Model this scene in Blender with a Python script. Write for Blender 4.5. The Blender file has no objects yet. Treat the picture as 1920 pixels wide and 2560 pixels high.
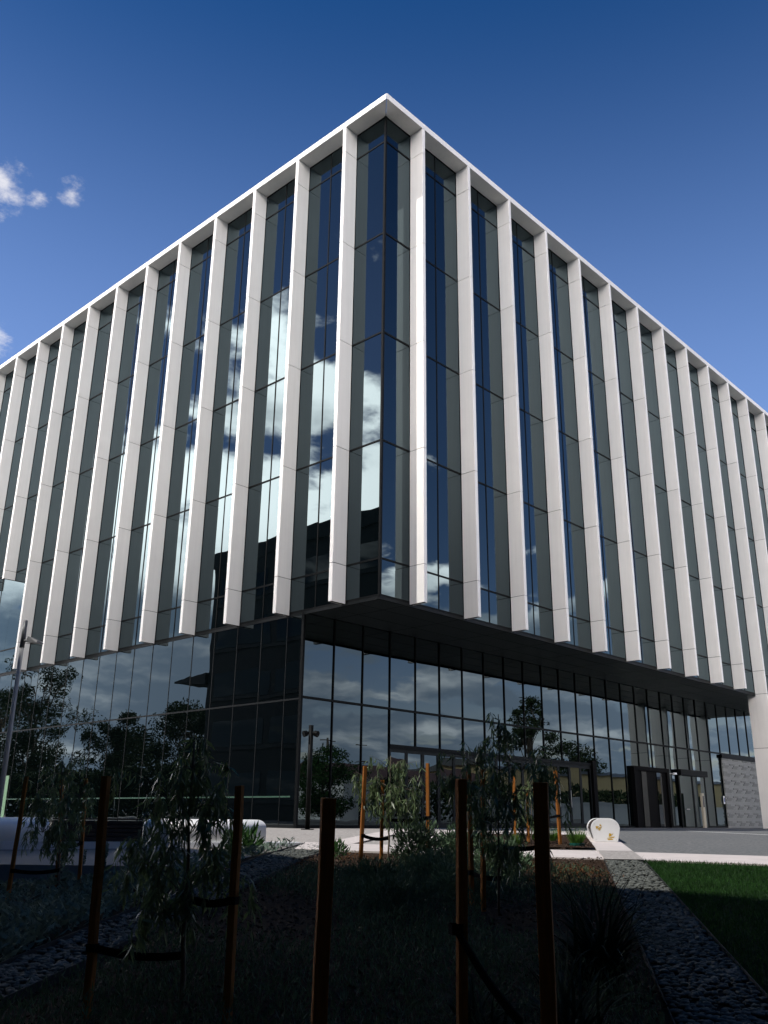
import bpy, bmesh, math, random
import numpy as np
from mathutils import Vector, Matrix

rad = math.radians
scene = bpy.context.scene
COL = scene.collection
random.seed(7)
RNG = np.random.default_rng(11)

# ------------------------------------------------------------------ camera
CAM = Vector((-20.7957, -19.6361, 0.4988))
YAW, PITCH, ROLL, FPX = -0.03264, 0.33015, 0.011735, 2222.28
AZ = math.pi / 4 + YAW
fw = Vector((math.cos(AZ) * math.cos(PITCH), math.sin(AZ) * math.cos(PITCH), math.sin(PITCH)))
rt = Vector((math.sin(AZ), -math.cos(AZ), 0))
up = rt.cross(fw)
r2 = math.cos(ROLL) * rt + math.sin(ROLL) * up
u2 = -math.sin(ROLL) * rt + math.cos(ROLL) * up
cd = bpy.data.cameras.new('camera')
cam = bpy.data.objects.new('camera', cd)
COL.objects.link(cam)
m = Matrix((r2, u2, -fw)).transposed().to_4x4()
m.translation = CAM
cam.matrix_world = m
cd.sensor_fit = 'HORIZONTAL'
cd.sensor_width = 36
cd.lens = FPX / 1920 * 36
cd.clip_end = 6000
scene.camera = cam

# ------------------------------------------------------------------ world
SUN_EL = rad(57)
SUN_H = Vector((-1, 0.21, 0)).normalized()          # horizontal direction towards the sun
W = bpy.data.worlds.new('World')
scene.world = W
W.use_nodes = True
wn = W.node_tree
wn.nodes.clear()


def nd(tree, typ, **kw):
    n = tree.nodes.new(typ)
    for k, v in kw.items():
        setattr(n, k, v)
    return n


def mth(tree, op, a, b=None, c=None, clamp=False):
    n = tree.nodes.new('ShaderNodeMath')
    n.operation = op
    n.use_clamp = clamp
    for i, v in enumerate((a, b, c)):
        if v is None:
            continue
        if isinstance(v, (int, float)):
            n.inputs[i].default_value = v
        else:
            tree.links.new(v, n.inputs[i])
    return n.outputs[0]


def mixc(tree, fac, a, b):
    n = tree.nodes.new('ShaderNodeMix')
    n.data_type = 'RGBA'
    for idx, v in ((0, fac), (6, a), (7, b)):
        if isinstance(v, (int, float)):
            n.inputs[idx].default_value = v
        elif isinstance(v, (tuple, list)):
            n.inputs[idx].default_value = (*v[:3], 1)
        else:
            tree.links.new(v, n.inputs[idx])
    return n.outputs[2]


def maprange(tree, v, a, b, c, d, smooth=False):
    n = tree.nodes.new('ShaderNodeMapRange')
    if smooth:
        n.interpolation_type = 'SMOOTHSTEP'
    for i, x in enumerate((v, a, b, c, d)):
        if isinstance(x, (int, float)):
            n.inputs[i].default_value = x
        else:
            tree.links.new(x, n.inputs[i])
    return n.outputs[0]


SKY_STRENGTH = 0.10
CLOUD_OFF = (3.1, 7.7, 0.0)
wo = nd(wn, 'ShaderNodeOutputWorld')
bg = nd(wn, 'ShaderNodeBackground')
sky = nd(wn, 'ShaderNodeTexSky', sky_type='NISHITA')
sky.sun_disc = False
sky.sun_elevation = SUN_EL
sky.sun_rotation = math.atan2(SUN_H.x, SUN_H.y)
sky.altitude = 200
sky.air_density = 1.0
sky.dust_density = 0.3
sky.ozone_density = 5.0
tc = nd(wn, 'ShaderNodeTexCoord')
sx = nd(wn, 'ShaderNodeSeparateXYZ')
wn.links.new(tc.outputs['Generated'], sx.inputs[0])
X, Y, Z = sx.outputs
zc = mth(wn, 'MAXIMUM', Z, 0.0)
den = mth(wn, 'ADD', zc, 0.16)
cx = nd(wn, 'ShaderNodeCombineXYZ')
wn.links.new(mth(wn, 'DIVIDE', X, den), cx.inputs[0])
wn.links.new(mth(wn, 'DIVIDE', Y, den), cx.inputs[1])


def wnoise(scale, detail, rough, off):
    mp = nd(wn, 'ShaderNodeMapping')
    mp.inputs[1].default_value = off
    wn.links.new(cx.outputs[0], mp.inputs[0])
    n = nd(wn, 'ShaderNodeTexNoise')
    n.inputs['Scale'].default_value = scale
    n.inputs['Detail'].default_value = detail
    n.inputs['Roughness'].default_value = rough
    wn.links.new(mp.outputs[0], n.inputs['Vector'])
    return n.outputs[0]


n1 = wnoise(2.7, 10, 0.55, CLOUD_OFF)
n2 = wnoise(2.0, 6, 0.55, (CLOUD_OFF[0] + 0.11, CLOUD_OFF[1] - 0.06, 4.0))
n3 = wnoise(0.9, 5, 0.55, (8.2, 1.4, 9.0))
# cloud thins with height and towards +x; unseen part behind camera added as fill
dirn = mth(wn, 'MULTIPLY', X, -1.0)
zlim = mth(wn, 'ADD', mth(wn, 'MULTIPLY', dirn, 0.21), 0.395)
thr = mth(wn, 'ADD', mth(wn, 'MULTIPLY', mth(wn, 'SUBTRACT', Z, zlim), 0.78), 0.50)
fac = maprange(wn, mth(wn, 'SUBTRACT', n1, thr), 0.0, 0.09, 0.0, 1.0, True)
lowsh = maprange(wn, Z, 0.16, 0.33, 0.0, 1.0, True)
lit = maprange(wn, mth(wn, 'ADD', mth(wn, 'MULTIPLY', n2, 0.95), mth(wn, 'MULTIPLY', lowsh, 0.30)), 0.44, 0.74, 0.0, 1.0, True)
ccol = mixc(wn, lit, (3.4, 4.2, 5.5), mixc(wn, lowsh, (14.5, 14.4, 14.8), (54, 49.5, 46.5)))
skyc = nd(wn, 'ShaderNodeHueSaturation')
skyc.inputs['Saturation'].default_value = 1.2
skyc.inputs['Value'].default_value = 0.80
skyc.inputs['Hue'].default_value = 0.509
wn.links.new(sky.outputs[0], skyc.inputs['Color'])
# clear air: hazier low down, deep blue overhead
deep = nd(wn, 'ShaderNodeMix', data_type='RGBA', blend_type='MULTIPLY')
deep.inputs[0].default_value = 1.0
wn.links.new(skyc.outputs[0], deep.inputs[6])
wn.links.new(mixc(wn, maprange(wn, Z, 0.42, 0.82, 0.0, 1.0, True), (2.35, 1.60, 1.28), (0.14, 0.48, 0.57)), deep.inputs[7])
base_sky = mixc(wn, fac, deep.outputs[2], ccol)
# a few torn fair-weather clouds left of the building
wisp = None
for (el_, az_, ra_) in ((35.6, 71.0, 4.0), (36.0, 66.2, 2.2), (35.3, 68.3, 1.9), (26.9, 69.5, 3.6)):
    e_, a_ = rad(el_), rad(az_)
    vd = nd(wn, 'ShaderNodeVectorMath', operation='DISTANCE')
    wn.links.new(tc.outputs['Generated'], vd.inputs[0])
    vd.inputs[1].default_value = (math.cos(e_) * math.cos(a_), math.cos(e_) * math.sin(a_), math.sin(e_))
    w_ = maprange(wn, vd.outputs['Value'], 0.0, 2 * math.sin(rad(ra_) / 2), 0.42, -0.75)
    wisp = w_ if wisp is None else mth(wn, 'MAXIMUM', wisp, w_)
n4 = wnoise(11.0, 10, 0.64, (2.3, 5.1, 1.0))
wf = maprange(wn, mth(wn, 'ADD', mth(wn, 'MULTIPLY', mth(wn, 'SUBTRACT', n4, 0.5), 2.6), wisp), 0.0, 0.75, 0.0, 0.85, True)
wn.links.new(mixc(wn, wf, base_sky, (5.6, 5.45, 5.5)), bg.inputs[0])
bg.inputs[1].default_value = SKY_STRENGTH
wn.links.new(bg.outputs[0], wo.inputs[0])

# ------------------------------------------------------------------ sun
sd = bpy.data.lights.new('sun', 'SUN')
sd.energy = 2.35
sd.angle = rad(0.53)
sd.color = (1.0, 0.955, 0.90)
sun = bpy.data.objects.new('sun', sd)
COL.objects.link(sun)
sdir = Vector((SUN_H.x * math.cos(SUN_EL), SUN_H.y * math.cos(SUN_EL), math.sin(SUN_EL)))
sun.rotation_euler = sdir.to_track_quat('Z', 'Y').to_euler()

vs = scene.view_settings
vs.view_transform = 'Standard'
vs.look = 'None'
vs.exposure = 0.88
vs.gamma = 1.0
scene.cycles.max_bounces = 6
scene.cycles.glossy_bounces = 4
scene.cycles.diffuse_bounces = 3
scene.cycles.transmission_bounces = 2


# ------------------------------------------------------------------ materials
def mat(name, col, rough=0.6, var=0.12, scale=8.0, bump=0.0, bscale=None, spec=0.5, metal=0.0, rnd=0.0, coords='Object', stretch=None, dirt=None, dstretch=None):
    M = bpy.data.materials.new(name)
    M.use_nodes = True
    t = M.node_tree
    p = t.nodes['Principled BSDF']
    p.inputs['Roughness'].default_value = rough
    p.inputs['Metallic'].default_value = metal
    p.inputs['Specular IOR Level'].default_value = spec
    tc_ = nd(t, 'ShaderNodeTexCoord')
    src = tc_.outputs['Object']
    if coords == 'World':
        g = nd(t, 'ShaderNodeNewGeometry')
        src = g.outputs['Position']
    if stretch:
        mp = nd(t, 'ShaderNodeMapping')
        mp.inputs['Scale'].default_value = stretch
        t.links.new(src, mp.inputs[0])
        src = mp.outputs[0]
    n = nd(t, 'ShaderNodeTexNoise')
    n.inputs['Scale'].default_value = scale
    n.inputs['Detail'].default_value = 6
    n.inputs['Roughness'].default_value = 0.6
    t.links.new(src, n.inputs['Vector'])
    lo = tuple(c * (1 - var) for c in col)
    hi = tuple(min(1, c * (1 + var)) for c in col)
    f = maprange(t, n.outputs[0], 0.3, 0.7, 0, 1)
    c = mixc(t, f, lo, hi)
    if dirt:
        n_ = nd(t, 'ShaderNodeTexNoise')
        n_.inputs['Scale'].default_value = dirt[0]
        n_.inputs['Detail'].default_value = 4
        dsrc = src
        if dstretch:
            mp2 = nd(t, 'ShaderNodeMapping')
            mp2.inputs['Scale'].default_value = dstretch
            t.links.new(src, mp2.inputs[0])
            dsrc = mp2.outputs[0]
        t.links.new(dsrc, n_.inputs['Vector'])
        c = mixc(t, maprange(t, n_.outputs[0], 0.45, 0.75, 0, dirt[2]), c, dirt[1])
    if rnd:
        oi = nd(t, 'ShaderNodeObjectInfo')
        hs = nd(t, 'ShaderNodeHueSaturation')
        t.links.new(maprange(t, oi.outputs['Random'], 0, 1, 1 - rnd, 1 + rnd), hs.inputs['Value'])
        t.links.new(c, hs.inputs['Color'])
        c = hs.outputs[0]
    t.links.new(c, p.inputs['Base Color'])
    if bump:
        nb = nd(t, 'ShaderNodeTexNoise')
        nb.inputs['Scale'].default_value = bscale or scale * 3
        nb.inputs['Detail'].default_value = 5
        t.links.new(src, nb.inputs['Vector'])
        b = nd(t, 'ShaderNodeBump')
        b.inputs['Strength'].default_value = 1.0
        b.inputs['Distance'].default_value = bump
        t.links.new(nb.outputs[0], b.inputs['Height'])
        t.links.new(b.outputs[0], p.inputs['Normal'])
    return M


def leaf_mat(name, col, var=0.35, rough=0.45, trans=0.25, spec=0.12, nscale=9.0):
    M = bpy.data.materials.new(name)
    M.use_nodes = True
    t = M.node_tree
    p = t.nodes['Principled BSDF']
    p.inputs['Roughness'].default_value = rough
    p.inputs['Specular IOR Level'].default_value = spec
    n = nd(t, 'ShaderNodeTexNoise')
    n.inputs['Scale'].default_value = nscale
    n.inputs['Detail'].default_value = 3
    g = nd(t, 'ShaderNodeNewGeometry')
    t.links.new(g.outputs['Position'], n.inputs['Vector'])
    f = maprange(t, n.outputs[0], 0.3, 0.7, 0, 1)
    rn = g.outputs['Random Per Island']
    f2 = mth(t, 'MULTIPLY', mth(t, 'ADD', f, rn), 0.5)
    c = mixc(t, f2, tuple(x * (1 - var) for x in col), tuple(x * (1 + var) for x in col))
    t.links.new(c, p.inputs['Base Color'])
    tr = nd(t, 'ShaderNodeBsdfTranslucent')
    t.links.new(c, tr.inputs[0])
    mx = nd(t, 'ShaderNodeMixShader')
    mx.inputs[0].default_value = trans
    t.links.new(p.outputs[0], mx.inputs[1])
    t.links.new(tr.outputs[0], mx.inputs[2])
    t.links.new(mx.outputs[0], t.nodes['Material Output'].inputs[0])
    return M


def glass_mat(name, ior, tint, base, wave=0.0035):
    M = bpy.data.materials.new(name)
    M.use_nodes = True
    t = M.node_tree
    t.nodes.remove(t.nodes['Principled BSDF'])
    out = t.nodes['Material Output']
    g = nd(t, 'ShaderNodeNewGeometry')
    nb = nd(t, 'ShaderNodeTexNoise')
    nb.inputs['Scale'].default_value = 0.55
    nb.inputs['Detail'].default_value = 1.5
    oi = nd(t, 'ShaderNodeObjectInfo')
    va = nd(t, 'ShaderNodeVectorMath', operation='ADD')
    cb = nd(t, 'ShaderNodeCombineXYZ')
    t.links.new(mth(t, 'MULTIPLY', oi.outputs['Random'], 37.0), cb.inputs[0])
    t.links.new(g.outputs['Position'], va.inputs[0])
    t.links.new(cb.outputs[0], va.inputs[1])
    t.links.new(va.outputs[0], nb.inputs['Vector'])
    b = nd(t, 'ShaderNodeBump')
    b.inputs['Strength'].default_value = 1.0
    b.inputs['Distance'].default_value = wave
    t.links.new(nb.outputs[0], b.inputs['Height'])
    fr = nd(t, 'ShaderNodeFresnel')
    fr.inputs[0].default_value = ior
    gl = nd(t, 'ShaderNodeBsdfGlossy')
    gl.inputs['Color'].default_value = (*tint, 1)
    gl.inputs['Roughness'].default_value = 0.0
    t.links.new(b.outputs[0], gl.inputs['Normal'])
    df = nd(t, 'ShaderNodeBsdfDiffuse')
    df.inputs[0].default_value = (*base, 1)
    mx = nd(t, 'ShaderNodeMixShader')
    t.links.new(fr.outputs[0], mx.inputs[0])
    t.links.new(df.outputs[0], mx.inputs[1])
    t.links.new(gl.outputs[0], mx.inputs[2])
    t.links.new(mx.outputs[0], out.inputs[0])
    return M


M = {}
M['panel'] = mat('white_cladding', (0.80, 0.785, 0.755), 0.42, 0.025, 1.3, rnd=0.045, coords='World', dirt=(1.0, (0.66, 0.65, 0.62), 0.3), dstretch=(7, 7, 0.25))
M['joint'] = mat('dark_joint', (0.006, 0.006, 0.006), 0.9, spec=0.02)
M['frame'] = mat('black_frame', (0.004, 0.005, 0.0055), 0.5, 0.1, spec=0.08)
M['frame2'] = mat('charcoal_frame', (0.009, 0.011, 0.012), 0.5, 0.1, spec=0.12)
M['glass'] = glass_mat('reflective_glass', 1.76, (0.70, 0.91, 1.0), (0.0008, 0.0018, 0.002))
M['glass2'] = glass_mat('lobby_glass', 1.85, (0.80, 0.95, 1.0), (0.0006, 0.0014, 0.0016), 0.005)
M['core'] = mat('core_dark', (0.02, 0.02, 0.02), 0.9)
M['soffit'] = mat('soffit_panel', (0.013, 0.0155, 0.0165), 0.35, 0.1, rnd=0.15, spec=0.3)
M['roof'] = mat('roof_membrane', (0.3, 0.3, 0.3), 0.9)
M['brick'] = mat('grey_brick', (0.30, 0.31, 0.305), 0.85, 0.06, 3, spec=0.1, coords='World')
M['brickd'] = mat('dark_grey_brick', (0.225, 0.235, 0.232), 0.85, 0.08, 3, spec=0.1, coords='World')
M['portal'] = mat('black_portal', (0.003, 0.003, 0.0035), 0.6, spec=0.05)
M['steel'] = mat('galvanised_steel', (0.22, 0.225, 0.23), 0.5, 0.1, 12)
M['steel_br'] = mat('brushed_steel', (0.6, 0.6, 0.6), 0.28, 0.06, 20, metal=0.9)
M['dgrey'] = mat('dark_grey_metal', (0.05, 0.055, 0.06), 0.45)
M['black'] = mat('black_metal', (0.004, 0.0045, 0.0045), 0.5, spec=0.08)
M['beige'] = mat('beige_metal', (0.42, 0.38, 0.30), 0.5, 0.05)
M['conc'] = mat('pale_concrete', (0.53, 0.475, 0.445), 0.9, 0.07, 2.2, 0.001, 60, coords='World', dirt=(0.35, (0.46, 0.43, 0.40), 0.55))
M['agg'] = mat('exposed_aggregate', (0.31, 0.285, 0.26), 0.9, 0.4, 15, 0.006, 30, coords='World', dirt=(0.5, (0.24, 0.23, 0.21), 0.5))
M['asph'] = mat('asphalt', (0.12, 0.122, 0.118), 0.95, 0.5, 13, 0.006, 30, coords='World', dirt=(0.3, (0.10, 0.105, 0.105), 0.6))
M['line_white'] = mat('white_line', (0.72, 0.71, 0.68), 0.7, 0.08, 6)
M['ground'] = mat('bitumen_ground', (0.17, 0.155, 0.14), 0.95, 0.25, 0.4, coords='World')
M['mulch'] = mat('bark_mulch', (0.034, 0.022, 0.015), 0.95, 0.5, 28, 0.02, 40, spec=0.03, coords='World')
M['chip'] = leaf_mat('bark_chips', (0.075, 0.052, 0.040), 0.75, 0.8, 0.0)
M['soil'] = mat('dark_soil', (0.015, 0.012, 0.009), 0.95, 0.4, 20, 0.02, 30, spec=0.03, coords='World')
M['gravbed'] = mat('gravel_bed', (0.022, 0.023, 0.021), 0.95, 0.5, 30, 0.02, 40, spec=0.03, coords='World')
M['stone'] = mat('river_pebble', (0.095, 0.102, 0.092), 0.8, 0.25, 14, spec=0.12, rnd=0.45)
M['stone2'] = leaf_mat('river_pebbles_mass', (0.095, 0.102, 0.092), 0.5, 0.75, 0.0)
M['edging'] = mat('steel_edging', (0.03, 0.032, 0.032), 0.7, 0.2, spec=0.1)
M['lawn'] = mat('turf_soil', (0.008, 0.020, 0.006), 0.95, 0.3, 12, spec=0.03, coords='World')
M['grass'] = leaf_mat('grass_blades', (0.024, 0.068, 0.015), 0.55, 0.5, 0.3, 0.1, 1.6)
M['stake'] = mat('hardwood_stake', (0.30, 0.112, 0.024), 0.85, 0.30, 5, 0.002, 30, spec=0.12, stretch=(14, 14, 1.2), rnd=0.12)
M['strap'] = mat('black_webbing', (0.006, 0.006, 0.0065), 0.9, spec=0.04)
M['bark'] = mat('sapling_bark', (0.11, 0.085, 0.06), 0.85, 0.3, 20, 0.003, 40)
M['euc'] = leaf_mat('gum_leaves', (0.12, 0.17, 0.075), 0.4, 0.35, 0.3, 0.35)
M['fartree'] = leaf_mat('tall_gum_leaves', (0.032, 0.050, 0.020), 0.4, 0.6, 0.2)
M['green'] = leaf_mat('bright_leaves', (0.045, 0.105, 0.03), 0.4, 0.5, 0.3)
M['shrub'] = leaf_mat('grey_green_leaves', (0.085, 0.135, 0.075), 0.4, 0.6, 0.2)
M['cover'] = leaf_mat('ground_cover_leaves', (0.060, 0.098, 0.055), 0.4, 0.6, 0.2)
M['lamb'] = leaf_mat('silver_leaves', (0.13, 0.175, 0.135), 0.3, 0.9, 0.15)
M['rust'] = leaf_mat('rusty_leaves', (0.12, 0.055, 0.022), 0.6, 0.6, 0.2)
M['tuft'] = leaf_mat('lime_tuft', (0.10, 0.20, 0.035), 0.4, 0.5, 0.35)
M['strappy'] = leaf_mat('strappy_leaves', (0.018, 0.030, 0.018), 0.4, 0.7, 0.15, 0.05)
M['bwhite'] = mat('white_bench_shell', (0.78, 0.78, 0.77), 0.35, 0.03, 3)
M['wallwhite'] = mat('white_wall_panel', (0.66, 0.67, 0.68), 0.5, 0.06, 2, rnd=0.03, dirt=(1.2, (0.5, 0.5, 0.5), 0.4))
M['slat'] = mat('dark_timber_slat', (0.030, 0.017, 0.011), 0.7, 0.35, 6, 0.002, 30, stretch=(12, 12, 1), rnd=0.15)
M['yellow'] = mat('yellow_inlay', (0.50, 0.31, 0.012), 0.5, 0.12, 30)
M['pot'] = mat('teal_pot', (0.01, 0.12, 0.09), 0.5)
M['nb_wall'] = mat('charcoal_cladding', (0.018, 0.019, 0.020), 0.7, 0.15, 0.7, coords='World')
M['nb_glass'] = glass_mat('neighbour_glass', 1.4, (0.9, 0.95, 1), (0.004, 0.005, 0.005), 0.003)
M['nb_band'] = mat('sill_band', (0.04, 0.041, 0.042), 0.7, 0.1)
M['tan'] = mat('tan_metal_wall', (0.50, 0.40, 0.20), 0.6, 0.08, 1.0, stretch=(9, 1, 0.1))
M['redroof'] = mat('red_roof', (0.085, 0.045, 0.042), 0.8)
M['render'] = mat('white_render', (0.62, 0.64, 0.64), 0.8, 0.05, 1)
M['film'] = mat('green_film', (0.025, 0.075, 0.048), 0.5, 0.05)
M['filmp'] = mat('pale_green_film', (0.16, 0.29, 0.17), 0.5, 0.05)
M['sign'] = mat('sign_white', (0.75, 0.77, 0.8), 0.4, 0.02)
M['signblue'] = mat('sign_blue', (0.03, 0.07, 0.25), 0.4, 0.02)
M['wood_pole'] = mat('pole_timber', (0.10, 0.085, 0.07), 0.9, 0.2)


# ------------------------------------------------------------------ mesh helpers
class MB:
    def __init__(self):
        self.v, self.f = [], []

    def add(self, vs_, fs):
        n = len(self.v)
        self.v += [tuple(p) for p in vs_]
        self.f += [tuple(i + n for i in f) for f in fs]
        return self

    def box(self, a, b):
        x0, y0, z0 = a
        x1, y1, z1 = b
        return self.add([(x0, y0, z0), (x1, y0, z0), (x1, y1, z0), (x0, y1, z0), (x0, y0, z1), (x1, y0, z1), (x1, y1, z1), (x0, y1, z1)],
                        [(0, 3, 2, 1), (4, 5, 6, 7), (0, 1, 5, 4), (1, 2, 6, 5), (2, 3, 7, 6), (3, 0, 4, 7)])

    def prism(self, poly, z0, z1):
        """poly: list of (x,y) counter-clockwise"""
        n = len(poly)
        return self.add([(x, y, z0) for x, y in poly] + [(x, y, z1) for x, y in poly],
                        [tuple(range(n - 1, -1, -1)), tuple(range(n, 2 * n))] + [(i, (i + 1) % n, n + (i + 1) % n, n + i) for i in range(n)])

    def tube(self, pts, radii, seg=8, cap=True):
        pts = [Vector(p) for p in pts]
        rings = []
        base = len(self.v)
        for i, p in enumerate(pts):
            d = (pts[min(i + 1, len(pts) - 1)] - pts[max(i - 1, 0)]).normalized()
            a = d.orthogonal().normalized()
            if abs(d.z) > 0.8:
                a = Vector((1, 0, 0)).cross(d).normalized()
            b = d.cross(a)
            for k in range(seg):
                t = 2 * math.pi * k / seg
                self.v.append(tuple(p + radii[i] * (math.cos(t) * a + math.sin(t) * b)))
        for i in range(len(pts) - 1):
            for k in range(seg):
                o = base + i * seg
                self.f.append((o + k, o + (k + 1) % seg, o + seg + (k + 1) % seg, o + seg + k))
        if cap:
            self.f.append(tuple(base + k for k in range(seg))[::-1])
            o = base + (len(pts) - 1) * seg
            self.f.append(tuple(o + k for k in range(seg)))
        return self

    def mesh(self, name, mtl, smooth=False):
        me = bpy.data.meshes.new(name)
        me.from_pydata(self.v, [], self.f)
        me.update()
        bm = bmesh.new()
        bm.from_mesh(me)
        bmesh.ops.recalc_face_normals(bm, faces=bm.faces)
        bm.to_mesh(me)
        bm.free()
        if smooth:
            me.polygons.foreach_set('use_smooth', [True] * len(me.polygons))
        if mtl is not None:
            me.materials.append(mtl)
        return me

    def obj(self, name, mtl, parent=None, loc=None, smooth=False, bevel=0):
        o = link(name, self.mesh(name, mtl, smooth), parent, loc)
        if bevel:
            b = o.modifiers.new('bevel', 'BEVEL')
            b.width = bevel
            b.segments = 2
            b.limit_method = 'ANGLE'
        return o


def link(name, data, parent=None, loc=None):
    o = bpy.data.objects.new(name, data)
    COL.objects.link(o)
    if parent:
        o.parent = parent
    if loc is not None:
        o.location = loc
    return o


def tag(o, label, cat, group=None, kind=None):
    if label:
        o['label'] = label
    if cat:
        o['category'] = cat
    if group:
        o['group'] = group
    if kind:
        o['kind'] = kind
    return o


def thing(name, label, cat, loc=(0, 0, 0), rz=0, group=None):
    o = bpy.data.objects.new(name, None)
    o.empty_display_size = 0.2
    COL.objects.link(o)
    o.location = loc
    o.rotation_euler = (0, 0, rz)
    return tag(o, label, cat, group)


def quads_mesh(name, V, mtl, smooth=False, nper=4):
    """V: (n, nper, 3) array -> one mesh of n polygons"""
    n = V.shape[0]
    me = bpy.data.meshes.new(name)
    me.vertices.add(n * nper)
    me.vertices.foreach_set('co', V.reshape(-1).astype(np.float32))
    me.loops.add(n * nper)
    me.loops.foreach_set('vertex_index', np.arange(n * nper, dtype=np.int32))
    me.polygons.add(n)
    me.polygons.foreach_set('loop_start', np.arange(n, dtype=np.int32) * nper)
    me.polygons.foreach_set('loop_total', np.full(n, nper, dtype=np.int32))
    me.update(calc_edges=True)
    me.materials.append(mtl)
    return me


def leaf_quads(P, Dv, L, Wd, curl=0.15):
    """leaf blades: base points P (n,3), unit directions Dv (n,3), lengths L, widths Wd -> (n,4,3)"""
    n = len(P)
    L = np.broadcast_to(np.asarray(L, float), (n,))[:, None]
    Wd = np.broadcast_to(np.asarray(Wd, float), (n,))[:, None]
    rv = RNG.normal(size=(n, 3))
    side = np.cross(Dv, rv)
    side /= np.linalg.norm(side, axis=1, keepdims=True) + 1e-9
    nor = np.cross(side, Dv)
    mid = P + Dv * L * 0.45 + nor * L * curl * RNG.uniform(-1, 1, (n, 1))
    tip = P + Dv * L
    return np.stack([P, mid + side * Wd * 0.5, tip, mid - side * Wd * 0.5], axis=1)


def unit(a):
    return a / (np.linalg.norm(a, axis=1, keepdims=True) + 1e-9)


# ------------------------------------------------------------------ the lie of the land
# garden axes: q runs from the footpath by the neighbouring building towards the office corner, s across it
HX, HY = math.cos(AZ), math.sin(AZ)
RX, RY = math.sin(AZ), -math.cos(AZ)


def gxy(q, s):
    return (CAM.x + q * HX + s * RX, CAM.y + q * HY + s * RY)


def G(q):
    if q < -5:
        return -1.549
    if q <= 16.8:
        return -1.244 + 0.061 * q
    if q < 27:
        return -0.2192 + (q - 16.8) / 10.2 * 0.3192
    return 0.1


def pl_up(q): return -3.17 + 0.123 * (q - 8.3)
def pl_lo(q): return -2.70 + 0.149 * (q - 7.16)
def pr_l(q): return 2.02 + 0.196 * (q - 6.9)
def pr_r(q): return 2.94 + 0.186 * (q - 7.54)


def GL(q, s):
    return G(q) - 0.12 * max(0.0, pl_up(q) - s)


def gp(q, s, dz=0.0, left=False):
    x, y = gxy(q, s)
    return (x, y, (GL(q, s) if left else G(q)) + dz)


def sheet(name, qs, s0, s1, n, zf, mtl, thick=0.0):
    """a draped sheet between the lines s0(q) and s1(q)"""
    mb = MB()
    rows = len(qs)
    vs_, fs = [], []
    for q in qs:
        a, b = s0(q), s1(q)
        for k in range(n + 1):
            s = a + (b - a) * k / n
            x, y = gxy(q, s)
            vs_.append((x, y, zf(q, s)))
    for i in range(rows - 1):
        for k in range(n):
            o = i * (n + 1) + k
            fs.append((o, o + 1, o + n + 2, o + n + 1))
    mb.add(vs_, fs)
    me = mb.mesh(name, mtl)
    o = link(name, me)
    if thick:
        md = o.modifiers.new('thickness', 'SOLIDIFY')
        md.thickness = thick
        md.offset = -1
    # faces up
    if me.polygons[0].normal.z < 0:
        me.flip_normals()
    return o


def frange(a, b, st):
    n = max(1, int(round((b - a) / st)))
    return [a + (b - a) * i / n for i in range(n + 1)]


# ground: one sheet to the horizon
qs = [-3000, -600, -150, -40, -5, 0, 0.5, 15.5, 16, 16.8, 22, 27, 40, 75, 200, 700, 3000]
ss = [-3000, -600, -150, -40, -14, -13.5, -6, 0, 6, 15, 29.5, 30, 60, 200, 700, 3000]
gv, gf = [], []
for q in qs:
    for s in ss:
        z = G(q) - 0.06
        if 0.25 < q < 15.8 and -13.8 < s < 29.8:
            z -= 1.9
        x, y = gxy(q, s)
        gv.append((x, y, z))
for i in range(len(qs) - 1):
    for k in range(len(ss) - 1):
        o = i * len(ss) + k
        gf.append((o, o + len(ss), o + len(ss) + 1, o + 1))
g = MB().add(gv, gf).obj('ground', M['ground'])
g['kind'] = 'structure'

# ------------------------------------------------------------------ office building
OL, OR_, SL, SR = 1.6649, 1.5490, 2.8747, 3.0
DEP, WID = 0.677, 0.172
ZS, M1, FH, ZFIN, ZGL = 27.081, 25.86, 4.2947, 7.328, 7.373
LEV = [M1 - FH * i for i in range(5)]                # transom levels, top to bottom
NL, NR = 12, 14
YEND = OL + SL * (NL - 1) + SL / 2
XEND = OR_ + SR * (NR - 1) + SR / 2
YR, Z0 = 3.7, 0.1                                    # recessed lobby line, floor level

office = thing('office_building', 'large office building with white vertical fins over dark mirrored glass and a recessed glazed lobby', 'building', (0, 0, 0))

# core and roof
mb = MB()
mb.box((0.12, 0.12, ZGL + 0.05), (XEND, YEND, ZS + 0.1))
mb.box((0.12, YR + 0.12, Z0 - 0.3), (XEND, YEND, ZGL + 0.05))
mb.obj('building_core', M['core'], office)
MB().box((0.02, 0.02, ZS + 0.11), (XEND, YEND, ZS + 0.2)).obj('roof_deck', M['roof'], office)

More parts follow.
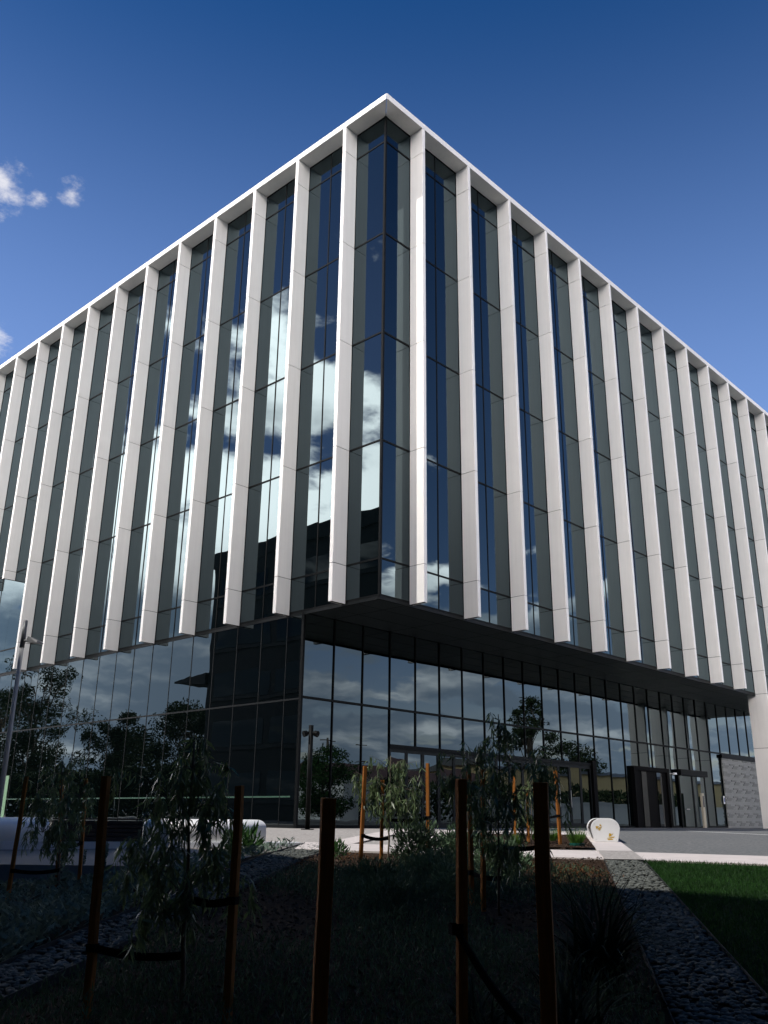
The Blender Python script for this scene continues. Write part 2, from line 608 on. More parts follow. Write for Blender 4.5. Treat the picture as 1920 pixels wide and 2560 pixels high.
# roof fascia: mitred hollow frame in lengths, one per bay
FT = 0.275
fasc = []
GAP = 0.02
ys = [None] + [OL + SL * k for k in range(NL)] + [YEND]
for i in range(len(ys) - 1):
    y1 = ys[i + 1] - 0.006
    if ys[i] is None:
        poly = [(0, GAP), (0, y1), (-DEP, y1), (-DEP, -DEP + GAP)]
    else:
        y0 = ys[i] + 0.006
        poly = [(0, y0), (0, y1), (-DEP, y1), (-DEP, y0)]
    MB().prism(poly, ZS, ZS + FT).obj('fascia_panel', M['panel'], office, bevel=0.008)
xs = [None] + [OR_ + SR * k for k in range(NR)] + [XEND]
for i in range(len(xs) - 1):
    x1 = xs[i + 1] - 0.006
    if xs[i] is None:
        poly = [(GAP, 0), (-DEP + GAP, -DEP), (x1, -DEP), (x1, 0)]
    else:
        x0 = xs[i] + 0.006
        poly = [(x0, 0), (x0, -DEP), (x1, -DEP), (x1, 0)]
    MB().prism(poly, ZS, ZS + FT).obj('fascia_panel', M['panel'], office, bevel=0.008)
# little lightning rods on the parapet
for (x, y) in ((-0.3, OL), (-0.3, OL + 3 * SL), (-0.3, OL + 6 * SL), (-0.3, OL + 8 * SL), (OR_, -0.35), (OR_ + SR, -0.35), (OR_ + 4 * SR, -0.35), (OR_ + 7 * SR, -0.35), (OR_ + 9 * SR, -0.35), (OR_ + 10 * SR, -0.35)):
    MB().tube([(x, y, ZS + FT), (x, y, ZS + FT + 0.28)], [0.016, 0.008], 6).obj('lightning_rod', M['steel_br'], office)


# fins: dark core with white cladding panels
def fin_poly(w, dep, back, ch):
    # local profile, front towards -a ; returns (a, b): a = outwards, b = across
    h = w / 2
    return [(back, -h), (back, h), (-dep + ch, h), (-dep, h - ch), (-dep, -h + ch), (-dep + ch, -h)]


panel_cache = {}


def fin(side, c, zb, ground=False):
    cuts = [ZS - 0.004] + [z for z in LEV if z > zb + 0.05] + [zb]
    back = -0.03
    if side == 'L':
        tr = lambda a, b: (a, b)
        loc = (0, c, 0)
    else:
        tr = lambda a, b: (b, a)
        loc = (c, 0, 0)
    core = MB()
    core.prism([tr(a, b) for a, b in fin_poly(WID - 0.05, DEP - 0.03, 0.0, 0.006)], zb + 0.01, ZS - 0.01)
    if ground:
        core.prism([tr(a, b) for a, b in fin_poly(WID - 0.05, DEP - 0.03, 0.40, 0.006)], Z0, zb + 0.01)
    f = core.obj('fin', M['joint'], office, loc)
    segs = [(cuts[i + 1], cuts[i], back) for i in range(len(cuts) - 1)]
    if ground:
        segs[-1] = (ZGL, segs[-1][1], back)
        segs += [(4.38, ZGL, 0.43), (Z0, 4.38, 0.43)]
    for (za, zb_, bk) in segs:
        key = (side, round(za, 3), round(zb_, 3), bk)
        if key not in panel_cache:
            panel_cache[key] = MB().prism([tr(a, b) for a, b in fin_poly(WID, DEP, bk, 0.012)], za + 0.011, zb_ - 0.011).mesh('cladding_panel', M['panel'])
        o = link('cladding_panel', panel_cache[key], f)
    return f


for k in range(NL):
    fin('L', OL + SL * k, ZFIN if k < 9 else 12.5)
for k in range(NR):
    fin('R', OR_ + SR * k, ZFIN, ground=(k >= 10))

# glazing
pane_cache = {}


def pane(name, parent, side, plane, c, z0, z1, w, mtl, off=0.0, tilt=0.0015):
    """one pane centred at c along the wall; tilted a hair as real panes are"""
    h = z1 - z0
    key = (side, round(w, 3), round(h, 3), mtl.name)
    if key not in pane_cache:
        if side == 'L':
            b = MB().box((-0.006, -w / 2, -h / 2), (0.006, w / 2, h / 2))
        else:
            b = MB().box((-w / 2, -0.006, -h / 2), (w / 2, 0.006, h / 2))
        pane_cache[key] = b.mesh(name, mtl)
    loc = (plane + off, c, (z0 + z1) / 2) if side == 'L' else (c, plane + off, (z0 + z1) / 2)
    o = link(name, pane_cache[key], parent, loc)
    a, b_ = random.gauss(0, tilt), random.gauss(0, tilt)
    o.rotation_euler = (0, a, b_) if side == 'L' else (a, 0, b_)
    return o


def bar(mb, side, plane, c0, c1, z0, z1, proud=0.03, deep=0.05):
    if side == 'L':
        mb.box((plane - proud, c0, z0), (plane + deep, c1, z1))
    else:
        mb.box((c0, plane - proud, z0), (c1, plane + deep, z1))


def curtain_bay(side, c0, c1, ncol, zbot):
    """frame of one bay between two fins with its panes"""
    lv = [ZS] + [z for z in LEV if z > zbot + 0.1] + [zbot]
    w = (c1 - c0) / ncol
    mb = MB()
    bar(mb, side, 0, c0, c1, zbot, zbot + 0.08, 0.024)
    b = mb.obj('curtain_wall_bay', M['frame'], office)
    for i in range(1, ncol):
        cc = c0 + w * i
        mb = MB()
        bar(mb, side, 0, cc - 0.023, cc + 0.023, zbot + 0.081, ZS - 0.062, 0.022)
        mb.obj('mullion', M['frame'], b)
    for z in lv[1:-1]:
        mb = MB()
        bar(mb, side, 0, c0, c1, z - 0.031, z + 0.031, 0.026)
        mb.obj('transom', M['frame'], b)
    mb = MB()
    bar(mb, side, 0, c0, c1, ZS - 0.06, ZS - 0.003, 0.02)
    mb.obj('head_rail', M['frame'], b)
    for i in range(ncol):
        for r in range(len(lv) - 1):
            pane('window_pane', b, side, 0.0, c0 + w * (i + 0.5), lv[r + 1], lv[r], w - 0.01, M['glass'])
    return b


curtain_bay('L', 0.03, OL, 1, ZGL)
for k in range(NL - 1):
    curtain_bay('L', OL + SL * k, OL + SL * (k + 1), 2, ZGL if True else 12.5)
curtain_bay('R', 0.03, OR_, 1, ZGL)
for k in range(NR - 1):
    curtain_bay('R', OR_ + SR * k, OR_ + SR * (k + 1), 2, ZGL)
MB().box((-0.035, -0.035, ZGL), (0.05, 0.05, ZS - 0.003)).obj('corner_post', M['frame'], office)
# charcoal returns at the far ends
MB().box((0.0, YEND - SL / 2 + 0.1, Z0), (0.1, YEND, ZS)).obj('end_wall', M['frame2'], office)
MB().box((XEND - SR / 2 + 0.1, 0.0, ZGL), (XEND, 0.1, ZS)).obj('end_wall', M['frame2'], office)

# left lobby glazing, flush with the glass above
ZT = 4.33
HW = SL / 2
cols = [YR] + [OL + HW * i for i in range(2, 2 * (NL - 1) + 1)]
for i in range(len(cols) - 1):
    c0, c1 = cols[i], cols[i + 1]
    mb = MB()
    bar(mb, 'L', 0, c0 - 0.016, c0 + 0.016, Z0, ZGL - 0.06, 0.018)
    bar(mb, 'L', 0, c0, c1, ZT - 0.03, ZT + 0.03, 0.02)
    bar(mb, 'L', 0, c0, c1, Z0, Z0 + 0.1, 0.022)
    bar(mb, 'L', 0, c0, c1, ZGL - 0.09, ZGL - 0.004, 0.028)
    b = mb.obj('lobby_bay', M['frame2'], office)
    pane('lobby_pane', b, 'L', 0.0, (c0 + c1) / 2, Z0 + 0.05, ZT, c1 - c0 - 0.008, M['glass2'], tilt=0.0016)
    pane('lobby_pane', b, 'L', 0.0, (c0 + c1) / 2, ZT, ZGL - 0.05, c1 - c0 - 0.008, M['glass2'], tilt=0.0016)
MB().box((-0.03, YR - 0.06, Z0), (0.06, YR + 0.06, ZGL - 0.005)).obj('corner_post', M['frame'], office)
# green film stripe at waist height and a pale green upright behind the lamp
mb = MB().box((-0.012, YR + 0.3, 1.075), (-0.008, 30.0, 1.125))
mb.obj('glazing_stripe', M['film'], office)
MB().box((-0.014, 24.85, Z0 + 0.1), (-0.008, 25.2, 2.2)).obj('glazing_film', M['filmp'], office)

# recessed lobby glazing on the right
ZTR = 4.39
DOOR0, DOOR1 = 4.53, 19.02
xc = [0.05] + [1.5 * i + 0.03 for i in range(1, 31)]
for i in range(len(xc) - 1):
    c0, c1 = xc[i], xc[i + 1]
    mb = MB()
    bar(mb, 'R', YR, c0 - 0.021, c0 + 0.021, ZTR if DOOR0 + 0.1 < c0 < DOOR1 - 0.1 else Z0, ZGL - 0.03, 0.05)
    bar(mb, 'R', YR, c0, c1, ZTR - 0.04, ZTR + 0.04, 0.055)
    b = mb.obj('lobby_bay', M['frame'], office)
    pane('lobby_pane', b, 'R', YR, (c0 + c1) / 2, ZTR, ZGL, c1 - c0 - 0.01, M['glass2'], tilt=0.0016)
    if c0 >= 34.4:
        continue
    if c0 > DOOR0 - 0.1 and c1 < DOOR1 + 0.6:
        mb2 = MB()
        bar(mb2, 'R', YR, c0 - 0.028, c0 + 0.028, 3.0, ZTR - 0.041, 0.05)
        bar(mb2, 'R', YR, c0, c1, 2.93, 3.08, 0.07)
        mb2.obj('door_header', M['frame'], office)
        pane('lobby_pane', b, 'R', YR, (c0 + c1) / 2, 3.05, ZTR, c1 - c0 - 0.01, M['glass2'], tilt=0.0016)
    else:
        mb2 = MB()
        bar(mb2, 'R', YR, c0, c1, Z0, Z0 + 0.1, 0.05)
        mb2.obj('sill_rail', M['frame'], office)
        pane('lobby_pane', b, 'R', YR, (c0 + c1) / 2, Z0 + 0.05, ZTR, c1 - c0 - 0.01, M['glass2'], tilt=0.0016)
# folding doors
nd_ = 15
dw = (DOOR1 - DOOR0) / nd_
for i in range(nd_):
    c0 = DOOR0 + dw * i + 0.006
    c1 = c0 + dw - 0.012
    mb = MB()
    for a, b_ in ((c0, c0 + 0.075), (c1 - 0.075, c1)):
        mb.box((a, YR - 0.035, Z0 + 0.012), (b_, YR + 0.03, 2.925))
    mb.box((c0 + 0.075, YR - 0.035, 2.80), (c1 - 0.075, YR + 0.03, 2.925))
    mb.box((c0 + 0.075, YR - 0.035, Z0 + 0.012), (c1 - 0.075, YR + 0.03, Z0 + 0.2))
    d = mb.obj('folding_door', M['frame2'], office)
    pane('door_pane', d, 'R', YR, (c0 + c1) / 2, Z0 + 0.15, 2.85, dw - 0.12, M['glass2'], tilt=0.004)
    if i in (6, 7, 11, 12):
        MB().box((c1 - 0.06, YR - 0.10, 1.0), (c1 - 0.035, YR - 0.075, 1.75)).obj('door_pull', M['steel_br'], d)
MB().box((DOOR1 + 0.01, YR - 0.16, Z0), (DOOR1 + 0.34, YR + 0.05, 3.2)).obj('door_post', M['portal'], office)

# black entrance portal and the sliding doors beside it
por = MB()
por.box((23.05, YR - 0.22, Z0), (23.3, YR + 0.06, 3.15))
por.box((26.75, YR - 0.22, Z0), (27.0, YR + 0.06, 3.15))
por.box((23.3, YR - 0.22, 2.95), (26.75, YR + 0.06, 3.15))
portal = por.obj('entrance_portal', M['portal'], office)
MB().box((23.302, YR - 0.12, Z0), (26.748, YR - 0.07, 2.948)).obj('inner_lining', M['portal'], portal)
for c in (24.2, 25.9):
    pane('door_pane', portal, 'R', YR - 0.15, c, Z0 + 0.05, 2.9, 0.55, M['nb_glass'])
sl = MB()
sl.box((28.3, YR - 0.30, 2.88), (31.75, YR - 0.062, 3.2))
sl.box((28.3, YR - 0.12, Z0), (28.42, YR - 0.062, 2.879))
sl.box((31.63, YR - 0.12, Z0), (31.75, YR - 0.062, 2.879))
sl.box((29.95, YR - 0.12, Z0), (30.09, YR - 0.062, 2.879))
slo = sl.obj('sliding_door', M['frame'], office)
for c in (29.18, 30.86):
    pane('door_pane', slo, 'R', YR - 0.09, c, Z0 + 0.02, 2.88, 1.5, M['glass2'], tilt=0.003)
MB().box((28.95, YR - 0.15, 1.05), (29.3, YR - 0.13, 1.1)).obj('door_handle', M['steel_br'], slo)
sc = MB().box((27.25, YR - 0.40, 2.86), (27.55, YR - 0.30, 2.97))
sc.box((27.36, YR - 0.30, 2.9), (27.42, YR - 0.063, 2.94))
sc.obj('security_camera', M['sign'], office, bevel=0.01)
MB().box((34.15, YR - 0.085, 1.45), (34.33, YR - 0.063, 1.9)).obj('wall_sign', M['sign'], office)
MB().box((34.18, YR - 0.092, 1.55), (34.30, YR - 0.086, 1.8)).obj('sign_symbol', M['signblue'], office)

# brick feature wall: stretcher bond with stepping proud bricks
bk, bkd = MB(), MB()
bh, bl, jt = 0.0955, 0.36, 0.008
z = Z0
r = 0
while z < 4.08:
    x = 34.42 - (bl / 2 if r % 2 else 0)
    i = 0
    while x < 43.4:
        a, b_ = max(34.42, x), min(43.4, x + bl - jt)
        grp = r % 5
        pr = 0.012 + random.uniform(0, 0.006)
        ph = int((x - 34.42 + 0.18 * grp) / 0.36) % 4
        if grp in (1, 2, 3) and ph in ((0, 1) if grp != 2 else (1, 2)):
            pr = 0.045 + random.uniform(0, 0.006)
        if b_ - a > 0.04:
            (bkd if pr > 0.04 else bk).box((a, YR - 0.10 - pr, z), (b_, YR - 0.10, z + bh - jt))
        x += bl
        i += 1
    z += bh
    r += 1
MB().box((34.42, YR - 0.10, Z0), (43.4, YR - 0.056, 4.12)).obj('brick_wall', M['brickd'], office)
bo = bk.obj('bricks', M['brick'], office)
bo['kind'] = 'stuff'
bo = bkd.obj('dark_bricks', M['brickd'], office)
bo['kind'] = 'stuff'
MB().box((34.35, YR - 0.18, 4.122), (43.4, YR - 0.057, 4.33)).obj('wall_capping', M['frame'], office)

# soffit over the recess: dark panels with open joints
SX = [0.06] + [1.5 + 3.0 * i for i in range(0, 15)]
SY = [0.06, 1.25, 2.45, 3.66]
for i in range(len(SX) - 1):
    for j in range(3):
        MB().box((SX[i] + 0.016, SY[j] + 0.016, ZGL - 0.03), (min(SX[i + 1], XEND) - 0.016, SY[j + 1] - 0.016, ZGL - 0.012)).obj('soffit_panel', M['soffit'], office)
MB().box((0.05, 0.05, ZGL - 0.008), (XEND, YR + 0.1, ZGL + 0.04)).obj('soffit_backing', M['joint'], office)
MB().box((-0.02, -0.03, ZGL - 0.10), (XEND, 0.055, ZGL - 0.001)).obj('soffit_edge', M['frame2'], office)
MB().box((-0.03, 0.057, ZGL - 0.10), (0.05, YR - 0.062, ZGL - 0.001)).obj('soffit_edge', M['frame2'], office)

# ------------------------------------------------------------------ neighbouring building (casts the shade over the garden)
NBX, NBT, NBY0, NBY1 = -23.0, 21.6, -75.0, 41.0
nb = thing('neighbouring_building', 'dark charcoal building with strip windows and a pointed canopy, mirrored in the left glass', 'building', (NBX, -20, -1.7))
off = Vector((NBX, -20, -1.7))


def nbox(mb, a, b):
    return mb.box(tuple(Vector(a) - off), tuple(Vector(b) - off))


foot = [(-46, NBY0), (-22.5, NBY0), (-22.5, -11.4), (-24.2, -7.2), (NBX, -1.0), (NBX, NBY1), (-46, NBY1)]
MB().prism([(x - off.x, y - off.y) for x, y in foot], 0.0, NBT - 1.2 - off.z).obj('wall', M['nb_wall'], nb)
edge = []
for i in range(25):                                   # gently bowed roof edge
    y = -1.0 + (NBY1 + 1.3) * i / 24
    edge.append((NBX + 0.18 + 0.14 * math.sin(i * 0.5), y))
roofp = [(-46.2, NBY0 - 0.2), (-22.2, NBY0 - 0.2), (-22.2, -11.3), (-23.9, -7.0)] + edge + [(-46.2, NBY1 + 0.3)]
MB().prism([(x - off.x, y - off.y) for x, y in roofp], NBT - 1.2 - off.z, NBT - off.z).obj('roof_fascia', M['nb_wall'], nb)
nbox(MB(), (-22.19, -60, -1.7), (18, -24.0, 11.2)).obj('sky_block_wing', M['nb_wall'], nb)  # unseen wing behind the camera, added to keep sky light off the foreground
nbox(MB(), (-22.19, -60.2, 11.21), (18.3, -23.7, 11.9)).obj('sky_block_roof', M['nb_wall'], nb)
for j in range(8):
    nbox(MB(), (-20 + j * 4.7, -24.03, 0.2), (-16.4 + j * 4.7, -23.98, 2.4)).obj('sky_block_window', M['nb_glass'], nb)
    nbox(MB(), (-20 + j * 4.7, -24.03, 5.2), (-16.4 + j * 4.7, -23.98, 7.2)).obj('sky_block_window', M['nb_glass'], nb)
for lv in range(5):
    zb = 1.6 + lv * 3.9
    nbox(MB(), (NBX, 12.2, zb - 0.35), (NBX + 0.14, NBY1 - 0.5, zb - 0.1)).obj('sill_band', M['nb_band'], nb)
    for j in range(4):
        y0 = 12.6 + j * 7.0
        w_ = nbox(MB(), (NBX - 0.02, y0, zb), (NBX + 0.03, min(y0 + 6.2, NBY1 - 0.6), zb + 1.9)).obj('strip_window', M['nb_glass'], nb)
cp = MB()
zt = 11.0
cp.add([tuple(Vector(p) - off) for p in [(NBX + 0.3, NBY1 + 0.02, zt + 0.5), (NBX - 9, NBY1 + 0.02, zt + 0.5), (NBX - 9, NBY1 + 0.02, zt - 0.5), (NBX + 0.3, NBY1 + 0.02, zt - 0.5),
                                       (NBX - 0.2, NBY1 + 5.0, zt + 0.14), (NBX - 7, NBY1 + 5.0, zt + 0.14), (NBX - 7, NBY1 + 5.0, zt - 0.02), (NBX - 0.2, NBY1 + 5.0, zt - 0.02)]],
       [(0, 1, 2, 3), (7, 6, 5, 4), (0, 4, 5, 1), (1, 5, 6, 2), (2, 6, 7, 3), (3, 7, 4, 0)])
cp.obj('canopy', M['nb_wall'], nb)

# ------------------------------------------------------------------ plaza paving
def wall_q(s): return 21.0 + (s + 1.75) * 0.345
def band_n(s): return 17.6 - 0.29 * (s - 2.8)
def band_f(s): return 19.75 - 0.29 * (s - 2.8)
def strip_l(q): return 4.46 + 0.18 * (q - 19.54)
def strip_r(q): return strip_l(q) + 0.72


def ssheet(name, ss_, q0, q1, mtl, dz, thick=0.0):
    """draped sheet between the lines q0(s) and q1(s); breaks at the ground's own folds"""
    mb = MB()
    vs_, fs = [], []
    n = 14
    for s in ss_:
        a, b = q0(s), q1(s)
        lst = [a + (b - a) * k / n for k in range(n + 1)]
        for f_ in (16.8, 27.0):
            if a < f_ < b:
                j = min(range(1, n), key=lambda t: abs(lst[t] - f_))
                lst[j] = f_
        for q in lst:
            x, y = gxy(q, s)
            vs_.append((x, y, G(q) + dz))
    for i in range(len(ss_) - 1):
        for k in range(n):
            o = i * (n + 1) + k
            fs.append((o, o + n + 1, o + n + 2, o + 1))
    me = mb.add(vs_, fs).mesh(name, mtl)
    if me.polygons[0].normal.z < 0:
        me.flip_normals()
    o = link(name, me)
    o['kind'] = 'structure'
    if thick:
        md = o.modifiers.new('thickness', 'SOLIDIFY')
        md.thickness = thick
        md.offset = -1
    return o


def plaza_near(s):
    return wall_q(s) + 0.1 if s < -1.75 else band_n(s) + 0.4


ssheet('plaza', [-60, -30, -14, -10, -6, -3, -1.76, -1.74, 0, 2, 4, 6, 10, 20, 40, 80], plaza_near, lambda s: 90, M['agg'], 0.0)
DRIVE = [10, 12, 14, 16, 16.8, 17.6, 18.4, 19.2, 20, 21, 22, 23, 24, 25, 26, 27.0, 30, 40, 60, 90]
sheet('driveway', DRIVE, lambda q: max(4.46 + 0.18 * (q - 19.54) + 0.6, 2.8 + (19.4 - q) / 0.29), lambda q: 80.0, 10, lambda q, s: G(q) + 0.005, M['asph'])['kind'] = 'structure'
ssheet('concrete_band', frange(-1.7, 30, 1.6), band_n, band_f, M['conc'], 0.03, 0.25)


def qsheet(name, qs_, a, b, mtl, dz, n=2, thick=0.0):
    o = sheet(name, qs_, a, b, n, lambda q, s: G(q) + dz, mtl, thick)
    o['kind'] = 'structure'
    return o


qsheet('bench_path', frange(18.6, 26.8, 1) + [27.0, 31], strip_l, strip_r, M['conc'], 0.036, thick=0.1)
qsheet('aggregate_square', frange(16.95, 19.25, 0.4), lambda q: strip_l(q) + 0.01, lambda q: strip_r(q) - 0.01, M['agg'], 0.044)
qsheet('concrete_path', frange(20.0, 26.6, 1) + [27.0, 29.5], lambda q: -1.45 + 0.235 * (q - 20), lambda q: -0.75 + 0.235 * (q - 20), M['conc'], 0.034)
qsheet('concrete_path', frange(20.0, 26.6, 1) + [27.0, 29.5], lambda q: 0.25 + 0.21 * (q - 20), lambda q: 0.95 + 0.21 * (q - 20), M['conc'], 0.034)
b2 = qsheet('planting_bed', frange(band_f(2.5) + 0.15, 25.4, 0.6), lambda q: 0.9 + 0.21 * (q - 20), lambda q: strip_l(q) - 0.01, M['mulch'], 0.05, 8)
qsheet('concrete_edge', [25.4, 26.4, 27.0, 27.4], lambda q: 0.9 + 0.21 * (q - 20), lambda q: strip_l(q), M['conc'], 0.032)
# narrow white line laid on the driveway
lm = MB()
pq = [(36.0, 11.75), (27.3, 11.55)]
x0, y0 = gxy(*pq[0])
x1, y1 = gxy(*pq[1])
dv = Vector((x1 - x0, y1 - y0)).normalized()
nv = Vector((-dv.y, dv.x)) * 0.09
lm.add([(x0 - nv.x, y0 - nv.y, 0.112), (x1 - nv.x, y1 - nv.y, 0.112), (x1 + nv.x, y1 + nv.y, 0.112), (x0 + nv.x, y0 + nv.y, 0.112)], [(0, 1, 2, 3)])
lo = lm.obj('pale_line', M['line_white'])
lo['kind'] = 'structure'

# ------------------------------------------------------------------ garden
def hump(q, s):
    return 0.025 * math.sin(q * 1.7 + s * 0.9) + 0.02 * math.sin(q * 0.6 - s * 2.1)


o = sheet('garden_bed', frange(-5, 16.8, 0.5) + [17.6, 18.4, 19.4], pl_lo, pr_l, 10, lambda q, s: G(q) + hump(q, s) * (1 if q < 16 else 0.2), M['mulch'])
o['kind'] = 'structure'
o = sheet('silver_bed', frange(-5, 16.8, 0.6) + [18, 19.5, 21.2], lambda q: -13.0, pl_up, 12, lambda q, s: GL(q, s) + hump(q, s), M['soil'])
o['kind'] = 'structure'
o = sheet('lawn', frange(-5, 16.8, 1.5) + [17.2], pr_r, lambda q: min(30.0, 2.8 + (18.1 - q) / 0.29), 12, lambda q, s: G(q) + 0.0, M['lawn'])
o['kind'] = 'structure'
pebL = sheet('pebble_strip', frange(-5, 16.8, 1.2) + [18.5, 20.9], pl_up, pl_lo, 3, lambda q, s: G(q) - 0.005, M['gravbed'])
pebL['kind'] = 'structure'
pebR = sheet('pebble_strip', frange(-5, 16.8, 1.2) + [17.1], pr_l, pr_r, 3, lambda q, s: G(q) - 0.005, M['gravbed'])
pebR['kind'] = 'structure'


def edging(fn, qa, qb, left=False):
    mb = MB()
    qs_ = frange(qa, min(16.8, qb), 1.0) + ([qb] if qb > 16.8 else [])
    ring = []
    for q in qs_:
        a = gp(q, fn(q) - 0.004, 0.045)
        b = gp(q, fn(q) + 0.004, 0.045)
        ring.append([a, b, (b[0], b[1], b[2] - 0.15), (a[0], a[1], a[2] - 0.15)])
    vs_ = [p for r_ in ring for p in r_]
    fs = []
    for i in range(len(ring) - 1):
        for k in range(4):
            fs.append((i * 4 + k, i * 4 + (k + 1) % 4, (i + 1) * 4 + (k + 1) % 4, (i + 1) * 4 + k))
    mb.add(vs_, fs)
    return mb.obj('steel_edging', M['edging'])


tag(edging(pl_up, 2, 20.7), 'thin steel edging between silver plants and left pebble strip', 'garden edging', 'steel garden edging')
tag(edging(pl_lo, 2, 18.0), 'thin steel edging between left pebble strip and bark bed', 'garden edging', 'steel garden edging')
tag(edging(pr_l, 2, 17.0), 'thin steel edging between bark bed and right pebble strip', 'garden edging', 'steel garden edging')
tag(edging(pr_r, 2, 16.6), 'thin steel edging between right pebble strip and lawn', 'garden edging', 'steel garden edging')

# pebbles
stone_meshes = []
for i in range(6):
    bm = bmesh.new()
    bmesh.ops.create_icosphere(bm, subdivisions=1, radius=1.0)
    for v in bm.verts:
        v.co *= random.uniform(0.82, 1.12)
        v.co.x *= 1.35
        v.co.z *= 0.55
    me = bpy.data.meshes.new('pebble')
    bm.to_mesh(me)
    bm.free()
    me.materials.append(M['stone'])
    me.polygons.foreach_set('use_smooth', [True] * len(me.polygons))
    stone_meshes.append(me)
STV = []
for me in stone_meshes:
    a = np.zeros(len(me.vertices) * 3, dtype=np.float32)
    me.vertices.foreach_get('co', a)
    STV.append((a.reshape(-1, 3), [tuple(p.vertices) for p in me.polygons]))


def pebbles(strip, a, b, q0, q1, n):
    pts = []
    for i in range(n):
        q = q0 + (q1 - q0) * random.random() ** 1.15
        s = a(q) + (b(q) - a(q)) * random.uniform(0.03, 0.97)
        pts.append((q, s, random.uniform(0.017, 0.036)))
    pts.sort()
    near = [p for p in pts if p[0] > 5.5][:260]
    nset = set(near)
    for q, s, r_ in near:
        o_ = link('pebble', random.choice(stone_meshes), strip, gp(q, s, r_ * 0.35 + random.uniform(0, 0.012)))
        o_.scale = (r_, r_, r_)
        o_.rotation_euler = (random.uniform(-.3, .3), random.uniform(-.3, .3), random.uniform(0, 6.3))
    mb = MB()
    for p in pts:
        if p in nset:
            continue
        q, s, r_ = p
        V, F = random.choice(STV)
        t = random.uniform(0, 6.3)
        c_, s_ = math.cos(t), math.sin(t)
        x, y, z_ = gp(q, s, r_ * 0.35 + random.uniform(0, 0.012))
        mb.add([(x + r_ * (v[0] * c_ - v[1] * s_), y + r_ * (v[0] * s_ + v[1] * c_), z_ + r_ * v[2]) for v in V], F)
    me = bpy.data.meshes.new('pebbles')
    me.from_pydata(mb.v, [], mb.f)
    me.materials.append(M['stone2'])
    me.polygons.foreach_set('use_smooth', [True] * len(me.polygons))
    o_ = link('pebbles', me, strip)
    o_['kind'] = 'stuff'


pebbles(pebL, pl_up, pl_lo, 5.0, 20.7, 4200)
pebbles(pebR, pr_l, pr_r, 5.0, 17.0, 3900)


# bark chips
def scatter(q0, q1, a, b, n, left=False, pw=1.0):
    q = q0 + (q1 - q0) * RNG.random(n) ** pw
    A = np.array([a(t) for t in q])
    B = np.array([b(t) for t in q])
    s = A + (B - A) * RNG.random(n)
    z_ = np.array([(GL(t, u) if left else G(t)) + hump(t, u) for t, u in zip(q, s)])
    return np.stack([CAM.x + q * HX + s * RX, CAM.y + q * HY + s * RY, z_], axis=1), q, s


def flat_dirs(n, zup):
    t = RNG.uniform(0, 2 * np.pi, n)
    return unit(np.stack([np.cos(t), np.sin(t), RNG.normal(zup, 0.25, n)], axis=1))


P1, q1_, s1_ = scatter(4.5, 18.6, pl_lo, pr_l, 13000)
P2, _, _ = scatter(19.9, 25.2, lambda q: 0.95 + 0.21 * (q - 20), lambda q: strip_l(q) - 0.05, 3500)
P2[:, 2] += 0.05
P1 = P1[q1_ < np.array([band_n(u) for u in s1_]) - 0.12]
P1[:, 2] += RNG.uniform(0.0, 0.03, len(P1))
PP = np.concatenate([P1, P2])
V = leaf_quads(PP, flat_dirs(len(PP), 0.12), RNG.uniform(0.025, 0.075, len(PP)), RNG.uniform(0.012, 0.028, len(PP)))
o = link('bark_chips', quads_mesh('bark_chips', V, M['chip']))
tag(o, 'loose brown bark chips strewn over the planting beds', 'mulch', kind='stuff')

# lawn grass
n = 62000
q = 6.5 + (17.0 - 6.5) * RNG.random(n) ** 0.9
s0 = np.array([pr_r(t) for t in q])
s = s0 + (9.5 - s0) * RNG.random(n) ** 1.2
keep = q < np.array([band_n(u) for u in s]) - 0.02
q, s = q[keep], s[keep]
P = np.stack([CAM.x + q * HX + s * RX, CAM.y + q * HY + s * RY, np.array([G(t) for t in q])], axis=1)
n = len(P)
Dv = unit(np.stack([RNG.normal(0, 0.35, n), RNG.normal(0, 0.35, n), np.ones(n)], axis=1))
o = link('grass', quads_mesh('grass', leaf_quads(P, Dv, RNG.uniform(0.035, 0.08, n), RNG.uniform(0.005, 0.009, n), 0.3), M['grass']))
tag(o, 'short mown green grass of the lawn on the right', 'grass', kind='stuff')


